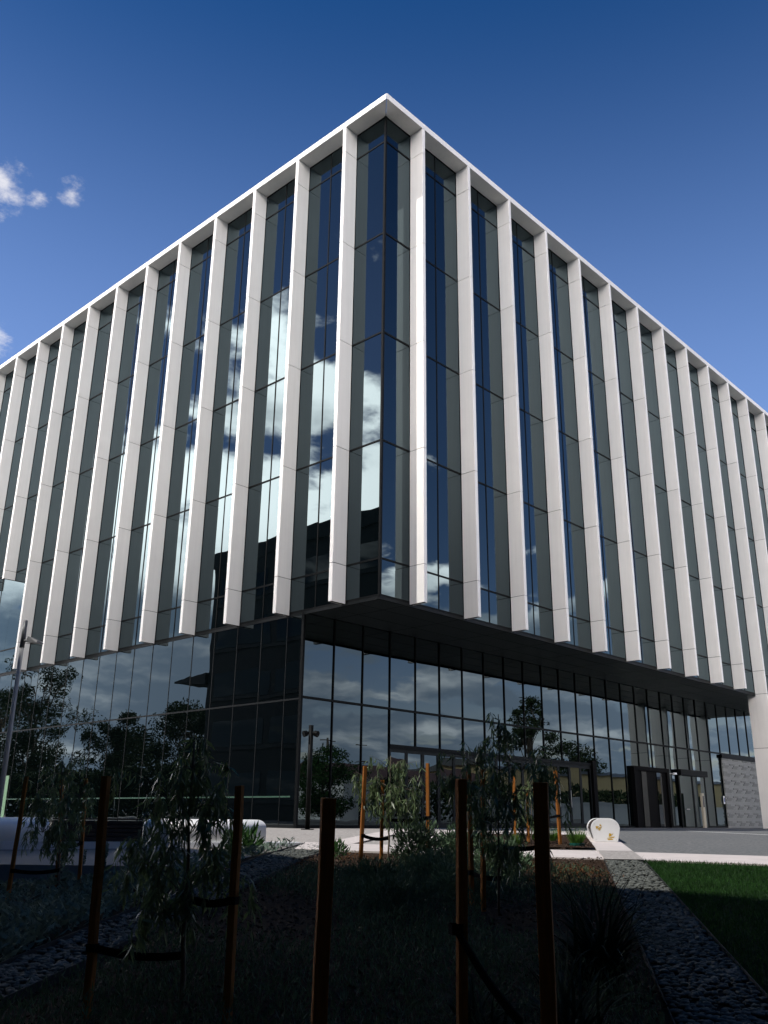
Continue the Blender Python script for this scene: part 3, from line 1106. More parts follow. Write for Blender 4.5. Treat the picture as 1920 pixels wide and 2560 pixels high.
# ------------------------------------------------------------------ stakes, ties and saplings
def stake(name_label, q, st, zt_, sb, w=0.05, twist=None, cat='garden stake', group='hardwood tree stakes', left=False, ties=()):
    """square hardwood stake from below ground to (q, st, zt_)"""
    zg = GL(q, sb) if left else G(q)
    x0_, y0_ = gxy(q, sb)
    x1_, y1_ = gxy(q, st)
    t = thing('tree_stake', name_label, cat, (x0_, y0_, zg), 0, group)
    a = twist if twist is not None else random.uniform(0.3, 1.2)
    h = w / 2
    top = Vector((x1_ - x0_, y1_ - y0_, zt_ - zg))
    bot = Vector((-(x1_ - x0_) * 0.15, -(y1_ - y0_) * 0.15, -0.25))
    ax = Vector((math.cos(a), math.sin(a), 0))
    ay = Vector((-math.sin(a), math.cos(a), 0))
    mb = MB()
    cs = [(-h, -h), (h, -h), (h, h), (-h, h)]
    vs_ = []
    for i in range(7):
        c = bot + (top - bot) * i / 6
        wob = random.uniform(-0.003, 0.003)
        for u_, v_ in cs:
            vs_.append(c + ax * (u_ + wob) + ay * (v_ - wob) + (Vector((0, 0, random.uniform(-.004, .004))) if i == 6 else Vector()))
    fs = [(i * 4 + k, i * 4 + (k + 1) % 4, i * 4 + 4 + (k + 1) % 4, i * 4 + 4 + k) for i in range(6) for k in range(4)] + [(3, 2, 1, 0), (24, 25, 26, 27)]
    mb.add(vs_, fs).obj('post', M['stake'], t, bevel=0.003)
    for (qa, sa, za, qb, sb_, zb_) in ties:
        A = Vector((*gxy(qa, sa), za)) - Vector(t.location)
        B = Vector((*gxy(qb, sb_), zb_)) - Vector(t.location)
        d = (B - A)
        nrm = Vector((-d.y, d.x, 0)).normalized() * 0.006
        tm = MB()
        vv = []
        N = 9
        for i in range(N):
            u_ = i / (N - 1)
            c = A + d * u_ + Vector((0, 0, -0.03 * math.sin(math.pi * u_)))
            hgt = Vector((0, 0, 0.026))
            vv += [c - nrm - hgt, c + nrm - hgt, c + nrm + hgt, c - nrm + hgt]
        ff = [(i * 4 + k, i * 4 + (k + 1) % 4, i * 4 + 4 + (k + 1) % 4, i * 4 + 4 + k) for i in range(N - 1) for k in range(4)] + [(3, 2, 1, 0), tuple(4 * (N - 1) + k for k in range(4))]
        tm.add(vv, ff)
        # loop round the stake
        hw = w * 0.62
        for sg in (1,):
            c = A
            ring = [c + ax * sx_ * hw + ay * sy_ * hw for sx_, sy_ in ((-1, -1), (1, -1), (1, 1), (-1, 1))]
            vv = [p + Vector((0, 0, dz)) for dz in (-0.026, 0.026) for p in ring]
            tm.add(vv, [(k, (k + 1) % 4, 4 + (k + 1) % 4, 4 + k) for k in range(4)])
        tm.obj('tree_tie', M['strap'], t)
    return t


def sapling(label, q, sb, st, ztop, crown, nleaf, leaf_len, seed, left=False, trunk_r=0.016, group='staked gum saplings', mtl='euc'):
    """weeping gum sapling. crown: list of (dq, ds, z, rad, rz) lobes"""
    zg = GL(q, sb) if left else G(q)
    x0_, y0_ = gxy(q, sb)
    t = thing('gum_sapling', label, 'tree', (x0_, y0_, zg), 0, group)
    rs = random.Random(seed)
    off_ = Vector((x0_, y0_, zg))
    mb = MB()
    pts, rr = [], []
    N = 8
    for i in range(N):
        u_ = i / (N - 1)
        s_ = sb + (st - sb) * u_
        x, y = gxy(q, s_)
        pts.append(Vector((x + rs.uniform(-.012, .012), y + rs.uniform(-.012, .012), zg - 0.05 + (ztop - zg + 0.05) * u_)) - off_)
        rr.append(trunk_r * (1 - 0.75 * u_) + 0.002)
    mb.tube(pts, rr, 7)
    tips = []
    for (dq, dsx, z_, ra, rz) in crown:
        c = Vector((*gxy(q + dq, sb + (st - sb) * 0.7 + dsx), z_)) - off_
        # branch from the trunk to the lobe, then drooping twigs
        b0 = min(pts, key=lambda p: abs(p.z - (c.z - 0.15)))
        mb.tube([b0, (b0 + c) / 2 + Vector((0, 0, 0.06)), c], [0.008, 0.006, 0.004], 5)
        for j in range(9):
            e = c + Vector((rs.gauss(0, .55) * ra, rs.gauss(0, .55) * ra, rs.uniform(-0.2, 0.9) * rz))
            mid = (c + e) / 2 + Vector((0, 0, 0.1 * ra))
            dr = e + Vector((rs.gauss(0, .12) * ra, rs.gauss(0, .12) * ra, -rs.uniform(0.5, 1.2) * rz))
            mb.tube([c, mid, e, dr], [0.004, 0.0032, 0.0022, 0.001], 4)
            tips.append((mid, e, dr))
    mb.obj('trunk', M['bark'], t, smooth=True)
    P_, D_ = [], []
    for i in range(nleaf):
        mid, e, dr = rs.choice(tips)
        u_ = rs.random()
        p = (mid + (e - mid) * u_) if rs.random() < 0.35 else (e + (dr - e) * u_)
        P_.append((p.x + rs.gauss(0, .012), p.y + rs.gauss(0, .012), p.z + rs.gauss(0, .012)))
        D_.append((rs.gauss(0, .42), rs.gauss(0, .42), -1.0 + rs.gauss(0, .35)))
    P_, D_ = np.array(P_), unit(np.array(D_))
    Ls = RNG.uniform(0.6, 1.15, nleaf) * leaf_len
    V_ = leaf_quads(P_, D_, Ls, Ls * RNG.uniform(0.12, 0.19, nleaf), 0.14)
    link('crown', quads_mesh('crown', V_, M[mtl]), t)
    return t


# nearest stakes, dark in the shade
stake('thick near stake, dark with a brown edge, left of the frame centre line', 3.8, -0.21, 0.57, -0.235, 0.056, 0.95)
stake('thick near stake in the middle with a loose black tie hanging off it', 5.1, 0.44, 0.70, 0.42, 0.05, 1.0, ties=((5.08, 0.40, -0.05, 4.75, 0.68, -0.42),))
stake('thickest near stake, right of centre, tallest of the dark front posts', 3.6, 0.62, 0.63, 0.60, 0.055, 0.5)
# sapling in front of the folding doors
stake('orange stake left of the small gum in front of the doors', 15.0, -0.26, 1.27, -0.31, 0.055, ties=((15, -0.28, 0.21, 15.2, 0.13, 0.17),))
stake('orange stake right of the small gum in front of the doors', 15.8, 0.80, 1.37, 0.80, 0.055, ties=((15.8, 0.80, 0.49, 15.2, 0.16, 0.45),))
stake('orange stake hidden behind the leaves of the small gum before the doors', 15.3, 0.03, 1.07, 0.02, 0.05)
sapling('small weeping gum sapling, sunlit, in front of the folding doors', 15.2, 0.13, 0.15, 1.45,
        [(0, 0.02, 1.22, 0.30, 0.30), (0.1, -0.22, 0.98, 0.26, 0.28), (0, 0.24, 0.92, 0.30, 0.32), (-0.1, -0.05, 0.80, 0.30, 0.33), (0.1, 0.40, 0.72, 0.22, 0.25), (0, -0.33, 0.72, 0.2, 0.25), (0, 0.1, 0.62, 0.2, 0.25)], 1500, 0.15, 3)
# larger sapling right of centre
stake('dark slim stake left of the large gum sapling, by the middle post', 11.8, 1.12, 1.05, 1.13, 0.05, ties=((11.8, 1.12, -0.14, 11.1, 1.40, -0.16),))
stake('dark slim stake under the large gum sapling, nearest its trunk', 11.4, 1.26, 1.06, 1.22, 0.05, ties=((11.4, 1.25, 0.52, 11.1, 1.40, 0.49),))
stake('brown stake right of the large gum, half hidden by the thick front post', 11.0, 1.90, 1.00, 1.86, 0.05, ties=((11, 1.87, 0.19, 11.1, 1.39, 0.19),))
sapling('large weeping gum sapling with dark leaves between the right front posts', 11.1, 1.37, 1.43, 1.70,
        [(0, 0, 1.42, 0.32, 0.36), (0.1, -0.25, 1.12, 0.34, 0.38), (0, 0.28, 1.05, 0.36, 0.36), (0.1, -0.05, 0.85, 0.42, 0.42), (0, 0.50, 0.80, 0.30, 0.32), (0, -0.42, 0.78, 0.26, 0.32), (-.1, 0.15, 0.55, 0.40, 0.38), (0, -0.25, 0.45, 0.3, 0.35), (0, 0.05, 0.1, 0.25, 0.28)], 2400, 0.15, 5)
# sapling in the bed behind the concrete band
stake('sunlit orange stake by the mulch bed, nearest the white bench', 21.0, 3.96, 1.54, 3.99, 0.06, ties=((21, 3.97, 0.56, 21.0, 3.42, 0.52),))
stake('orange stake in the mulch bed, half hidden by the dark gum leaves', 21.2, 3.34, 1.15, 3.32, 0.06)
stake('orange stake at the back of the mulch bed, left of its thin gum', 21.6, 3.10, 1.56, 3.08, 0.06)
sapling('thin young gum in the mulch bed behind the concrete band', 21.0, 3.36, 3.40, 1.35,
        [(0, 0.0, 1.1, 0.22, 0.3), (0, -0.2, 0.9, 0.25, 0.3), (0.1, 0.18, 0.8, 0.2, 0.3), (0, -0.1, 0.45, 0.2, 0.2)], 600, 0.15, 8, trunk_r=0.014)
# left group
stake('leftmost stake, leaning, in front of the white seat wall', 14.0, -5.34, 1.01, -5.38, 0.05, left=True, ties=((14, -5.35, -0.31, 14.3, -4.78, -0.31),))
stake('brown stake right of the left gum, before the timber seat', 15.0, -4.76, 1.03, -4.68, 0.05, left=True, ties=((15, -4.72, 0.05, 14.3, -4.80, 0.03),))
stake('stake with orange tip inside the crown of the left gum', 14.8, -5.08, 1.01, -4.95, 0.05, left=True)
sapling('leafy gum sapling at far left with a sunlit top', 14.3, -4.76, -4.94, 1.30,
        [(0, 0.0, 1.05, 0.34, 0.34), (0.1, -0.3, 0.75, 0.32, 0.38), (0, 0.3, 0.72, 0.34, 0.36), (-.1, 0.05, 0.5, 0.40, 0.40), (0, -0.22, 0.22, 0.32, 0.36), (0, 0.2, 0.1, 0.3, 0.32)], 2300, 0.14, 13, left=True)
stake('tall dark stake left of the big weeping gum, nearest the pebble strip', 6.8, -2.01, 0.76, -1.97, 0.052, ties=((6.8, -1.98, -0.38, 7.0, -1.40, -0.45),))
stake('tall dark stake right of the big weeping gum on the left', 6.8, -1.03, 0.70, -1.02, 0.052, ties=((6.8, -1.03, -0.07, 7.0, -1.40, -0.07),))
sapling('big weeping gum sapling in shade, left of centre, leaves hanging low', 7.0, -1.37, -1.44, 1.02,
        [(0, 0.0, 0.82, 0.22, 0.28), (0.1, -0.18, 0.6, 0.24, 0.3), (0, 0.2, 0.55, 0.24, 0.3), (-.1, 0.02, 0.35, 0.28, 0.3), (0, -0.22, 0.12, 0.26, 0.3), (0, 0.25, 0.1, 0.22, 0.3), (-.05, 0.0, -0.05, 0.25, 0.28), (0, -0.12, -0.18, 0.22, 0.2)], 2400, 0.13, 21, trunk_r=0.018)


# ------------------------------------------------------------------ shrubs and ground plants
def shrub_mesh(name, n, rx, rz, leaf, mtl, upright=0.8, seed=0):
    a = RNG.normal(size=(n, 3))
    a = unit(a)
    rr_ = RNG.random(n)[:, None] ** 0.45
    P_ = a * rr_ * np.array([rx, rx, rz]) + np.array([0, 0, rz * 0.85])
    P_ += 0.18 * rx * np.sin(P_[:, [1, 2, 0]] * 9 / rx + seed)
    P_[:, 2] = np.maximum(P_[:, 2], 0.01)
    D_ = unit(a * 0.7 + RNG.normal(0, 0.4, (n, 3)) + np.array([0, 0, upright]))
    L_ = RNG.uniform(0.6, 1.2, n) * leaf
    return quads_mesh(name, leaf_quads(P_, D_, L_ * 1.5, L_ * 0.42, 0.1), mtl)


def shrub(name, label, q, s, rx, rz, n, leaf, mtl, cat, group, left=False, stems=5):
    t = thing(name, label, cat, gp(q, s, 0.0, left), random.uniform(0, 6), group)
    link('foliage', shrub_mesh('foliage', n, rx, rz, leaf, M[mtl], seed=q), t)
    mb = MB()
    for i in range(stems):
        a = random.uniform(0, 6.28)
        mb.tube([(0, 0, -0.05), (0.3 * rx * math.cos(a), 0.3 * rx * math.sin(a), rz * 0.6), (0.6 * rx * math.cos(a), 0.6 * rx * math.sin(a), rz * 1.2)], [0.01, 0.007, 0.003], 5)
    mb.obj('stems', M['bark'], t)
    return t


sg = 'grey green shrubs in the middle of the bark bed'
shrub('rosemary_shrub', 'tallest grey-green shrub, below the right stake of the small gum', 15.6, 0.62, 0.42, 0.38, 3200, 0.055, 'shrub', 'shrub', sg)
shrub('rosemary_shrub', 'grey-green shrub against the concrete band, left of the slim stakes', 16.0, 1.35, 0.42, 0.34, 3000, 0.055, 'shrub', 'shrub', sg)
shrub('rosemary_shrub', 'grey-green shrub at the foot of the large gum', 14.2, 1.85, 0.40, 0.32, 2600, 0.055, 'shrub', 'shrub', sg)
shrub('rosemary_shrub', 'spreading grey-green shrub below the tallest shrub, towards the front', 13.6, 0.75, 0.46, 0.22, 2200, 0.055, 'shrub', 'shrub', sg)
shrub('rosemary_shrub', 'low grey-green shrub behind the middle front post', 12.4, 1.05, 0.42, 0.22, 1900, 0.05, 'shrub', 'shrub', sg)
shrub('rosemary_shrub', 'low shaded shrub between the left and middle front posts', 11.4, 0.15, 0.45, 0.20, 1800, 0.05, 'cover', 'shrub', sg)
shrub('rosemary_shrub', 'dim shrub in front of the small gum, in the middle of the bed', 12.9, -0.05, 0.40, 0.2, 1700, 0.05, 'cover', 'shrub', sg)
shrub('leafy_weed', 'small weedy plant at the end of the white seat wall', 16.9, -0.75, 0.16, 0.14, 130, 0.09, 'green', 'plant', None)
shrub('leafy_plant', 'broad-leaved green plant beside the right end of the white seat wall', 18.6, -2.7, 0.34, 0.28, 260, 0.14, 'green', 'plant', None, True)

# dark ground cover spreading under the posts
P, qq, s_ = scatter(5.5, 15.0, lambda q: pl_lo(q) + 0.35, lambda q: pr_l(q) - 0.1, 48000)
den_ = np.sin(qq * 1.1 + 0.6 * np.sin(s_ * 2)) + np.sin(s_ * 2.2 + qq * 0.7) + 0.8 * np.exp(-((s_ - 0.3) / 0.9) ** 2) * 2
k = den_ > -0.1
P = P[k]
n = len(P)
P[:, 2] += RNG.uniform(0.0, 0.22, n)
V = leaf_quads(P, unit(np.stack([RNG.normal(0, .5, n), RNG.normal(0, .5, n), np.ones(n)], axis=1)), RNG.uniform(0.03, 0.09, n), RNG.uniform(0.006, 0.014, n))
o = link('ground_cover', quads_mesh('ground_cover', V, M['cover']))
tag(o, 'low dark green ground cover spreading over the shaded bark bed', 'ground cover', kind='stuff')

# rusty small plants on the right and left of the bed
Ps = []
for (cq, cs, rr_, n_) in [(15.3, 2.6, 0.5, 900), (14.9, 3.1, 0.4, 700), (13.6, 2.4, 0.5, 700), (14.4, 3.0, 0.4, 500), (12.6, 2.6, 0.4, 400), (15.9, 2.1, 0.3, 400), (15.5, -1.1, 0.35, 260), (13.8, -1.2, 0.4, 260), (16.5, -0.4, 0.3, 200)]:
    a = RNG.normal(0, 0.5, (n_, 2)) * rr_
    for dq, dsx in a:
        Ps.append(gp(cq + dq, cs + dsx, 0.02 + 0.16 * random.random() * max(0.1, 1 - (dq * dq + dsx * dsx) / (rr_ * rr_))))
P = np.array(Ps)
n = len(P)
V = leaf_quads(P, flat_dirs(n, 0.5), RNG.uniform(0.02, 0.05, n), RNG.uniform(0.012, 0.022, n))
o = link('rusty_ground_cover', quads_mesh('rusty_ground_cover', V, M['rust']))
tag(o, 'low rust-red and green leafy plants at the right of the bark bed', 'ground cover', kind='stuff')

# silver lamb's-ear style mat on the left
P, qq, s_ = scatter(6.5, 20.3, lambda q: max(-9.0, -3.6 - (q - 6) * 0.45), lambda q: pl_up(q) - 0.08, 13000, True)
k = qq < np.array([wall_q(t) for t in s_]) - 0.1
P, qq = P[k], qq[k]
n = len(P)
P[:, 2] += RNG.uniform(0.0, 0.14, n)
V = leaf_quads(P, flat_dirs(n, 0.75), RNG.uniform(0.07, 0.15, n), RNG.uniform(0.025, 0.05, n), 0.3)
o = link('silver_ground_cover', quads_mesh('silver_ground_cover', V, M['lamb']))
tag(o, 'mat of silver-grey soft leaves left of the pebble strip', 'ground cover', kind='stuff')


def spike_mesh():
    mb = MB()
    mb.tube([(0, 0, -0.03), (0.01, 0.0, 0.25), (0.0, 0.01, 0.55)], [0.006, 0.005, 0.003], 5)
    return mb


sp_stem = spike_mesh().mesh('stem', M['bark'], True)
n = 150
a = RNG.uniform(0, 6.28, n)
zz = RNG.uniform(0.25, 0.58, n)
P = np.stack([0 * a, 0 * a, zz], axis=1)
D_ = unit(np.stack([np.cos(a), np.sin(a), 0.5 + 0 * a], axis=1))
sp_head = quads_mesh('flower_spike', leaf_quads(P, D_, 0.035, 0.016, 0.2), M['lamb'])
n = 16
a = RNG.uniform(0, 6.28, n)
P = np.stack([0 * a, 0 * a, RNG.uniform(0.0, 0.28, n)], axis=1)
D_ = unit(np.stack([np.cos(a), np.sin(a), 0.45 + 0 * a], axis=1))
sp_leaf = quads_mesh('leaves', leaf_quads(P, D_, 0.15, 0.05, 0.3), M['lamb'])
for i in range(22):
    q_ = random.uniform(14.5, 18.2)
    s__ = random.uniform(-5.2, pl_up(q_) - 0.5)
    t = thing('flowering_spike', 'silver plant with an upright flower spike before the timber seat', 'plant', gp(q_, s__, 0, True), random.uniform(0, 6), 'silver plants with flower spikes')
    t.scale = (1, 1, random.uniform(0.85, 1.25))
    link('stem', sp_stem, t)
    link('flower_spike', sp_head, t)
    link('leaves', sp_leaf, t)

# lime tufts in the bed behind the band
tn = 260
a = RNG.uniform(0, 6.28, tn)
P = np.stack([np.cos(a), np.sin(a), 0 * a], axis=1) * RNG.uniform(0, 0.10, (tn, 1))
D_ = unit(np.stack([np.cos(a) * RNG.uniform(.1, .8, tn), np.sin(a) * RNG.uniform(.1, .8, tn), np.ones(tn)], axis=1))
tuft_me = quads_mesh('blades', leaf_quads(P, D_, RNG.uniform(0.22, 0.45, tn), RNG.uniform(0.008, 0.014, tn), 0.15), M['tuft'])
pot_me = MB().tube([(0, 0, -0.02), (0, 0, 0.05)], [0.15, 0.17], 14).mesh('base_collar', M['pot'])
for (q_, s_2, sc_, lab) in [(20.6, 4.28, 1.0, 'bright lime grass tuft nearest the white bench, with a teal collar'), (22.2, 4.05, 0.8, 'lime grass tuft right of the sunlit orange stake'),
                            (21.9, 3.62, 0.7, 'lime grass tuft just left of the sunlit orange stake'), (20.7, 3.0, 0.7, 'lime grass tuft at the foot of the thin young gum')]:
    t = thing('grass_tuft', lab, 'plant', gp(q_, s_2, 0.05), random.uniform(0, 6), 'lime grass tufts in the mulch bed')
    t.scale = (sc_, sc_, sc_)
    link('blades', tuft_me, t)
    if sc_ == 1.0:
        link('base_collar', pot_me, t)

# big strappy clump in the right foreground
def strappy(label, q, s, n, L0, seed, droop=1.0):
    rs = random.Random(seed)
    t = thing('strappy_plant', label, 'plant', gp(q, s), 0, 'arching strappy plants in the foreground')
    mb = MB()
    for i in range(n):
        a = rs.uniform(0, 6.28)
        L_ = L0 * rs.uniform(0.55, 1.1)
        el = rs.uniform(0.9, 1.45)
        p = Vector((rs.gauss(0, .06), rs.gauss(0, .06), 0))
        d = Vector((math.cos(a) * math.cos(el), math.sin(a) * math.cos(el), math.sin(el)))
        side = Vector((-math.sin(a), math.cos(a), 0))
        w_ = rs.uniform(0.008, 0.016)
        N = 7
        vv = []
        for j in range(N):
            ww = w_ * (1 - (j / (N - 1)) ** 2) + 0.0008
            vv += [p - side * ww, p + side * ww]
            p = p + d * (L_ / (N - 1))
            d = (d + Vector((0, 0, -0.30 * droop)) + Vector((rs.gauss(0, .04), rs.gauss(0, .04), 0))).normalized()
        mb.add(vv, [(2 * j, 2 * j + 1, 2 * j + 3, 2 * j + 2) for j in range(N - 1)])
    me = bpy.data.meshes.new('blades')
    me.from_pydata(mb.v, [], mb.f)
    me.materials.append(M['strappy'])
    link('blades', me, t)
    return t


strappy('large dark strappy clump arching over the right pebble strip', 7.7, 1.72, 260, 1.05, 4)
strappy('smaller dark strappy clump right of the thick right post, in front of the large one', 6.0, 1.15, 130, 0.75, 9)
strappy('dark strappy clump at the foot of the middle front post', 6.3, 0.62, 100, 0.55, 12)

# ------------------------------------------------------------------ white seat wall on the left
def wall_frame(s):
    return gxy(wall_q(s), s)


wa = Vector((*wall_frame(-10.5), 0))
wb = Vector((*wall_frame(-1.75), 0))
wdir = (wb - wa).normalized()
wang = math.atan2(wdir.y, wdir.x)
WL = (wb - wa).length
seat = thing('seat_wall', 'long white retaining wall with rounded white seat blocks and timber slats, left', 'seat wall', (wa.x, wa.y, -0.06), wang)
# local: x along the wall (to the right), y away from the garden
TOPW = 0.0


def lx(s):
    return (s + 10.5) / (8.75) * WL


npan = 6
for i in range(npan):
    x0_, x1_ = WL * i / npan + 0.004, WL * (i + 1) / npan - 0.004
    p = MB().box((x0_, 0.0, -1.5), (x1_, 0.5, TOPW)).obj('wall_panel', M['wallwhite'], seat, bevel=0.006)
    for (bx, bz) in ((x0_ + 0.12, -0.18), (x0_ + 0.12, -0.55), (x1_ - 0.12, -0.18), (x1_ - 0.12, -0.55)):
        MB().tube([(bx, -0.012, bz), (bx, 0.01, bz)], [0.018, 0.018], 8).obj('bolt', M['wallwhite'], p)
    MB().box((x0_, 0.5, -0.8), (x1_, 0.9, -0.004)).obj('wall_cap', M['conc'], seat)


def seat_block(s0_, s1_):
    """rounded white block: rounded along the front, back and both ends"""
    x0_, x1_ = lx(s0_), lx(s1_)
    bm = bmesh.new()
    bmesh.ops.create_cube(bm, size=1.0)
    for v in bm.verts:
        v.co = Vector((x0_ + (v.co.x + 0.5) * (x1_ - x0_), 0.03 + (v.co.y + 0.5) * 0.62, 0.003 + (v.co.z + 0.5) * 0.46))
    ed = [e for e in bm.edges if max(e.verts[0].co.z, e.verts[1].co.z) > 0.3 and min(e.verts[0].co.z, e.verts[1].co.z) > 0.3]
    bmesh.ops.bevel(bm, geom=ed, offset=0.17, segments=8, profile=0.5, affect='EDGES')
    me = bpy.data.meshes.new('seat_block')
    bm.to_mesh(me)
    bm.free()
    me.materials.append(M['bwhite'])
    me.polygons.foreach_set('use_smooth', [True] * len(me.polygons))
    return link('seat_block', me, seat)


seat_block(-10.0, -6.75)
seat_block(-4.95, -2.5)
xa, xb = lx(-6.72), lx(-4.98)
MB().box((xa, 0.2, 0.003), (xb, 0.55, 0.36)).obj('slat_frame', M['dgrey'], seat)
for i in range(5):
    z_ = 0.02 + i * 0.082
    MB().box((xa + 0.01, 0.06 + 0.012 * i, z_), (xb - 0.01, 0.198, z_ + 0.066)).obj('slat', M['slat'], seat, bevel=0.006)
for i in range(4):
    y_ = 0.13 + i * 0.12
    MB().box((xa + 0.01, y_, 0.362 + 0.07), (xb - 0.01, y_ + 0.1, 0.362 + 0.1)).obj('slat', M['slat'], seat, bevel=0.006)

# ------------------------------------------------------------------ round-shouldered bench at the end of the path
bq, bs = 22.4, 5.02
bx_, by_ = gxy(bq, bs + 0.33)
bdir = Vector((HX + 0.18 * RX, HY + 0.18 * RY, 0)).normalized()
bang = math.atan2(bdir.y, bdir.x)
bench = thing('bench', 'white bench with rounded shell and yellow bird shapes on its end panel', 'bench', (bx_, by_, G(bq) + 0.037), bang)


def bench_profile(sc_=1.0):
    """(across, up): across + is to the left seen from the camera"""
    pts = []
    w0, w1, h = 0.27, 0.335, 0.53
    pts.append((w0, 0.0))
    pts.append((w1 - 0.015, h * 0.38))
    r_ = 0.25
    for i in range(11):
        a = math.pi / 2 * i / 10
        pts.append((w1 - r_ + r_ * math.cos(a), h - r_ * 0.95 + r_ * 0.95 * math.sin(a)))
    for i in range(11):
        a = math.pi / 2 + math.pi / 2 * i / 10
        pts.append((-(w1 - r_) + r_ * math.cos(a), h - r_ * 0.95 + r_ * 0.95 * math.sin(a)))
    pts.append((-(w1 - 0.015), h * 0.38))
    pts.append((-w0, 0.0))
    cz = 0.22
    return [(a * sc_, (b - cz) * sc_ + cz if sc_ != 1 and b > 0 else b) for a, b in pts]


def bench_solid(x0_, x1_, sc_):
    pr_ = bench_profile(sc_)
    n_ = len(pr_)
    mb = MB()
    mb.add([(x0_, a, b) for a, b in pr_] + [(x1_, a, b) for a, b in pr_],
           [tuple(range(n_)), tuple(range(2 * n_ - 1, n_ - 1, -1))] + [(i, n_ + i, n_ + (i + 1) % n_, (i + 1) % n_) for i in range(n_)])
    return mb


bench_solid(0.0, 0.035, 1.0).obj('end_panel', M['bwhite'], bench, bevel=0.008)
bench_solid(0.037, 0.50, 0.965).obj('shell', M['bwhite'], bench)
bench_solid(0.502, 2.1, 0.88).obj('inner_body', M['dgrey'], bench)
bench_solid(2.102, 2.55, 0.965).obj('shell', M['bwhite'], bench)
bench_solid(2.552, 2.587, 1.0).obj('end_panel', M['bwhite'], bench, bevel=0.008)
prf = bench_profile(0.93)
for i in range(1, len(prf) - 2):
    if i % 2:
        continue
    (a0, b0), (a1, b1) = prf[i], prf[i + 1]
    L_ = math.hypot(a1 - a0, b1 - b0)
    if L_ < 1e-4:
        continue
    ux, uz = (a1 - a0) / L_, (b1 - b0) / L_
    ca, cb_ = (a0 + a1) / 2, (b0 + b1) / 2
    w_, th = 0.030, 0.012
    vv = []
    for xx in (0.51, 2.09):
        for u_, t_ in ((-w_, -th), (w_, -th), (w_, th), (-w_, th)):
            vv.append((xx, ca + ux * u_ - uz * t_, cb_ + uz * u_ + ux * t_))
    MB().add(vv, [(0, 1, 2, 3), (7, 6, 5, 4), (0, 4, 5, 1), (1, 5, 6, 2), (2, 6, 7, 3), (3, 7, 4, 0)]).obj('slat', M['slat'], bench)
# yellow inlays: two little folded birds; across axis is mirrored (left in the picture = +)
def inlay(polys, cx_, cz_, sc_):
    mb = MB()
    for pl in polys:
        n_ = len(pl)
        fr_ = [(-0.004, -(cx_ + u_ * sc_), cz_ + v_ * sc_) for u_, v_ in pl]
        bk_ = [(-0.0003, y_, z_) for _, y_, z_ in fr_]
        mb.add(fr_ + bk_, [tuple(range(n_)), tuple(range(2 * n_ - 1, n_ - 1, -1))] + [(i, n_ + i, n_ + (i + 1) % n_, (i + 1) % n_) for i in range(n_)])
    return mb.obj('yellow_inlay', M['yellow'], bench)


inlay([[(-1, 0.25), (0.15, 0.15), (-0.9, -0.55)], [(0.2, 0.3), (0.35, 1.0), (0.95, 0.15)], [(-0.75, -0.65), (0.2, -0.1), (0.95, 0.0), (0.6, -0.35), (-0.3, -0.6)], [(-0.2, -0.75), (0.5, -0.5), (0.3, -1.0), (-0.15, -1.0)]], -0.15, 0.33, 0.075)
inlay([[(-0.5, 0.0), (-0.35, 0.85), (0.25, 0.7), (0.2, 0.15)], [(0.3, 0.45), (0.65, 0.95), (0.5, 0.4)], [(-1, -0.35), (0.3, 0.0), (1.0, 0.05), (0.7, -0.2), (-0.1, -0.3)], [(-0.95, -0.5), (0.25, -0.4), (0.6, -0.7), (-0.6, -0.75)]], 0.11, 0.115, 0.095)
for (u_, v_) in ((-0.25, 0.40), (0.25, 0.40), (-0.23, 0.05), (0.23, 0.05)):
    MB().tube([(-0.006, u_, v_), (0.002, u_, v_)], [0.009, 0.009], 8).obj('bolt', M['steel_br'], bench)

# ------------------------------------------------------------------ posts and lamps
lx_, ly_ = gxy(20.6, -8.38)
lamp = thing('street_lamp', 'slim galvanised lamp post with angled head at far left', 'street lamp', (lx_, ly_, G(20.6)))
MB().tube([(0, 0, 0), (0, 0, 4.36)], [0.062, 0.046], 14).obj('pole', M['steel'], lamp, smooth=True)
MB().tube([(0, 0, 4.22), (0, 0, 4.86)], [0.056, 0.05], 12).obj('pole_cap', M['dgrey'], lamp, smooth=True)
ax = Vector((RX, RY, 0)) * 0.92 + Vector((-HX, -HY, 0)) * 0.25
ay = Vector((-ax.y, ax.x, 0)).normalized()
hb = MB()
hp = [(0.14, -0.06, 4.42, 4.34), (0.22, -0.14, 4.46, 4.335), (0.48, -0.11, 4.36, 4.30), (0.56, -0.04, 4.31, 4.285)]
vv = []
for d_, hw, zt_, zb_ in hp:
    c = ax * d_
    for sgn, zz_ in ((1, zb_), (-1, zb_), (-0.8, zt_), (0.8, zt_)):
        p = c + ay * hw * sgn
        vv.append((p.x, p.y, zz_))
ff = [(i * 4 + k, i * 4 + (k + 1) % 4, i * 4 + 4 + (k + 1) % 4, i * 4 + 4 + k) for i in range(3) for k in range(4)] + [(0, 1, 2, 3), (15, 14, 13, 12)]
hb.add(vv, ff).obj('lamp_head', M['dgrey'], lamp)
MB().tube([(0, 0, 4.38), tuple(ax * 0.16 + Vector((0, 0, 4.38)))], [0.03, 0.03], 8).obj('arm', M['dgrey'], lamp)

